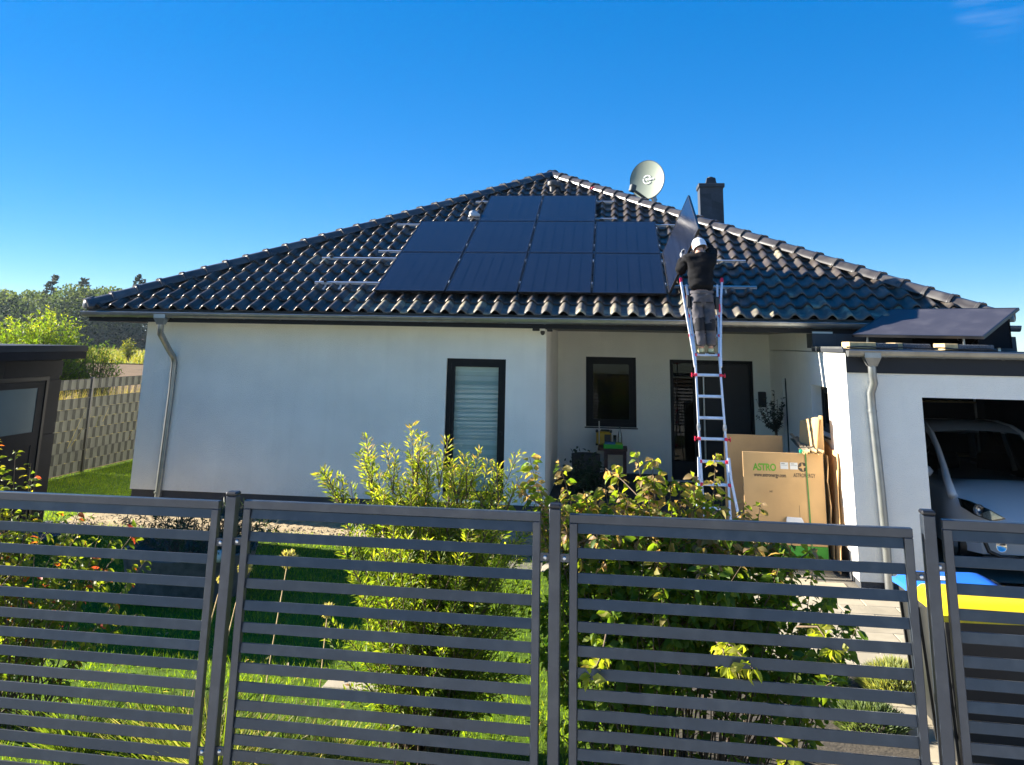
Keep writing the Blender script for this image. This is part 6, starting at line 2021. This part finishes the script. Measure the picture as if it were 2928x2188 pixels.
def leafy(name, label, cat, base, h, rx, ry, nst, lsz, wr, dens, m, tb, group=None, tpl=NARROW, up=.75):
    stems = []
    for _ in range(nst):
        a = random.random() * 6.28; r_ = math.sqrt(random.random()); q = random.uniform(.45, 1.0)
        tp = (base[0] + rx * r_ * math.cos(a), base[1] + ry * r_ * math.sin(a), base[2] + h * q * (1 - .35 * r_ * r_))
        stems.append(curve_stem((base[0] + rx * .3 * r_ * math.cos(a), base[1] + ry * .3 * r_ * math.sin(a), base[2]), tp, .15, 6, .05))
    return branchy(name, label, cat, base, stems, m, 'bark', tpl, lsz, wr, dens, tb, spread=.6, skipn=.25, stem_r=.02, group=group, jitter=.08)
random.seed(21)
leafy('tall_willow', 'big bright green willow bush rising behind the garden shed', 'shrub', (-10.9, 14, G), 3.75, 2.0, 1.6, 420, .15, .24, 32, L['bigshrub'], lambda q, p: .36 + .16 * max(0, p.z - 1.2) + random.gauss(0, .16))
leafy('willow_bush', 'smaller green bush beside the big willow, low over the shed roof', 'shrub', (-8.9, 14.4, G), 2.7, .75, .8, 60, .15, .24, 26, L['bigshrub'], lambda q, p: .22 + random.gauss(0, .14))
leafy('wild_bush', 'green bush behind the privacy fence next to the shed corner', 'shrub', (-7.55, 9.3, G), 1.7, .22, .5, 36, .12, .34, 28, L['bigshrub'], lambda q, p: .18 + random.gauss(0, .2), tpl=BROAD)
leafy('young_bush', 'yellow green young bush standing in the meadow near the house corner', 'shrub', (-43.5, 74, G), 2.6, .8, .8, 40, .34, .3, 8, L['weed'], lambda q, p: .2 + random.gauss(0, .15), tpl=BROAD)
# far wood
P = []; Dv = []; Ls = []; Ti = []
random.seed(3)
for k in range(64):
    cx_ = -150 + k * 1.75 + random.uniform(-1, 1); cy_ = 158 + random.uniform(0, 22)
    hh = 11.9 + .7 * math.sin(k * .33) + random.uniform(-.35, .35) - (1.0 if -98 < cx_ < -86 else 0); rr_ = random.uniform(3.4, 5.2)
    nn = 1500
    v = nrm(rng.normal(0, 1, (nn, 3)))
    rad_ = rng.uniform(.75, 1.05, nn) * (1 + .16 * np.sin(v[:, 0] * 5 + k) * np.sin(v[:, 2] * 6))
    p = np.column_stack([cx_ + v[:, 0] * rr_ * rad_, cy_ + v[:, 1] * rr_ * rad_, hh * .5 + v[:, 2] * hh * .5 * rad_])
    P.append(p); Dv.append(v + rng.normal(0, .7, (nn, 3))); Ls.append(rng.uniform(.28, .75, nn)); Ti.append(np.clip(.35 + .35 * v[:, 2] + rng.normal(0, .15, nn) + random.uniform(-.15, .15), 0, 1))  # sunlit crown tops put into the tint: lighter towards the top
P = np.concatenate(P); Dv = np.concatenate(Dv); Ls = np.concatenate(Ls); Ti = np.concatenate(Ti)
leaves('forest', QUAD, P, Dv, rng.normal(0, 1, (len(P), 3)) + [0, -.6, .8], Ls, Ls * .8, Ti, L['forest'])
# undergrowth that closes the wood's foot
n = 16000
x = rng.uniform(-155, -35, n); y = rng.uniform(153, 160, n); z_ = G + np.abs(rng.normal(0, 2.6, n))
leaves('undergrowth', QUAD, np.column_stack([x, y, z_]), rng.normal(0, 1, (n, 3)), rng.normal(0, 1, (n, 3)) + [0, -1, .5], rng.uniform(.4, .9, n), rng.uniform(.3, .7, n), np.clip(.15 + rng.normal(0, .12, n), 0, 1), L['forest'])
def pine(label, x, y, h, lean_):
    t = thing('pine_tree', label, 'tree', (x, y, G), group='pines on the skyline of the far wood')
    MB().tube([(x, y, G), (x + lean_ * .5, y, h * .5), (x + lean_, y, h)], [.35, .25, .06], 8).build('trunk', M['bark'], t)
    P = []; Dv = []
    for k in range(9):
        q = .62 + .38 * k / 8
        for j in range(5):
            a = random.random() * 6.28; r_ = (1.12 - q) * 6.0 * random.uniform(.5, 1)
            for _ in range(16):
                f_ = random.random() ** .6
                P.append((x + lean_ * q + r_ * f_ * math.cos(a), y + r_ * f_ * math.sin(a), h * q + r_ * f_ * .25 + random.gauss(0, .12)))
                Dv.append((math.cos(a) + random.gauss(0, .6), math.sin(a) + random.gauss(0, .6), .5 + random.gauss(0, .4)))
    n = len(P)
    leaves('crown', QUAD, P, Dv, rng.normal(0, 1, (n, 3)) + [0, 0, 1], rng.uniform(.35, .8, n), rng.uniform(.2, .5, n), rng.uniform(0, 1, n), L['pine'], t, kind=None)
pine('windswept dark pine above the far wood, left of the roof corner', -119, 165, 15.0, 1.0)
pine('second dark pine on the skyline, between the other two pines', -111, 165, 14.3, .6)
pine('dark pine standing closest to the roof corner on the skyline', -98, 165, 15.2, .8)

# ------------------------------------------------------------------ haze
hm = bpy.data.materials.new('haze')
hm.use_nodes = True
ht = hm.node_tree
ht.nodes.remove(ht.nodes['Principled BSDF'])
pv_ = ht.nodes.new('ShaderNodeVolumePrincipled')
pv_.inputs['Color'].default_value = (0.72, 0.86, 1.0, 1)
pv_.inputs['Density'].default_value = 0.00013
pv_.inputs['Anisotropy'].default_value = 0.3
ht.links.new(pv_.outputs[0], ht.nodes['Material Output'].inputs['Volume'])
MB().box((-1000, -130, -1.4), (1000, 1300, 17.5)).build('haze', hm, None, kind='stuff')
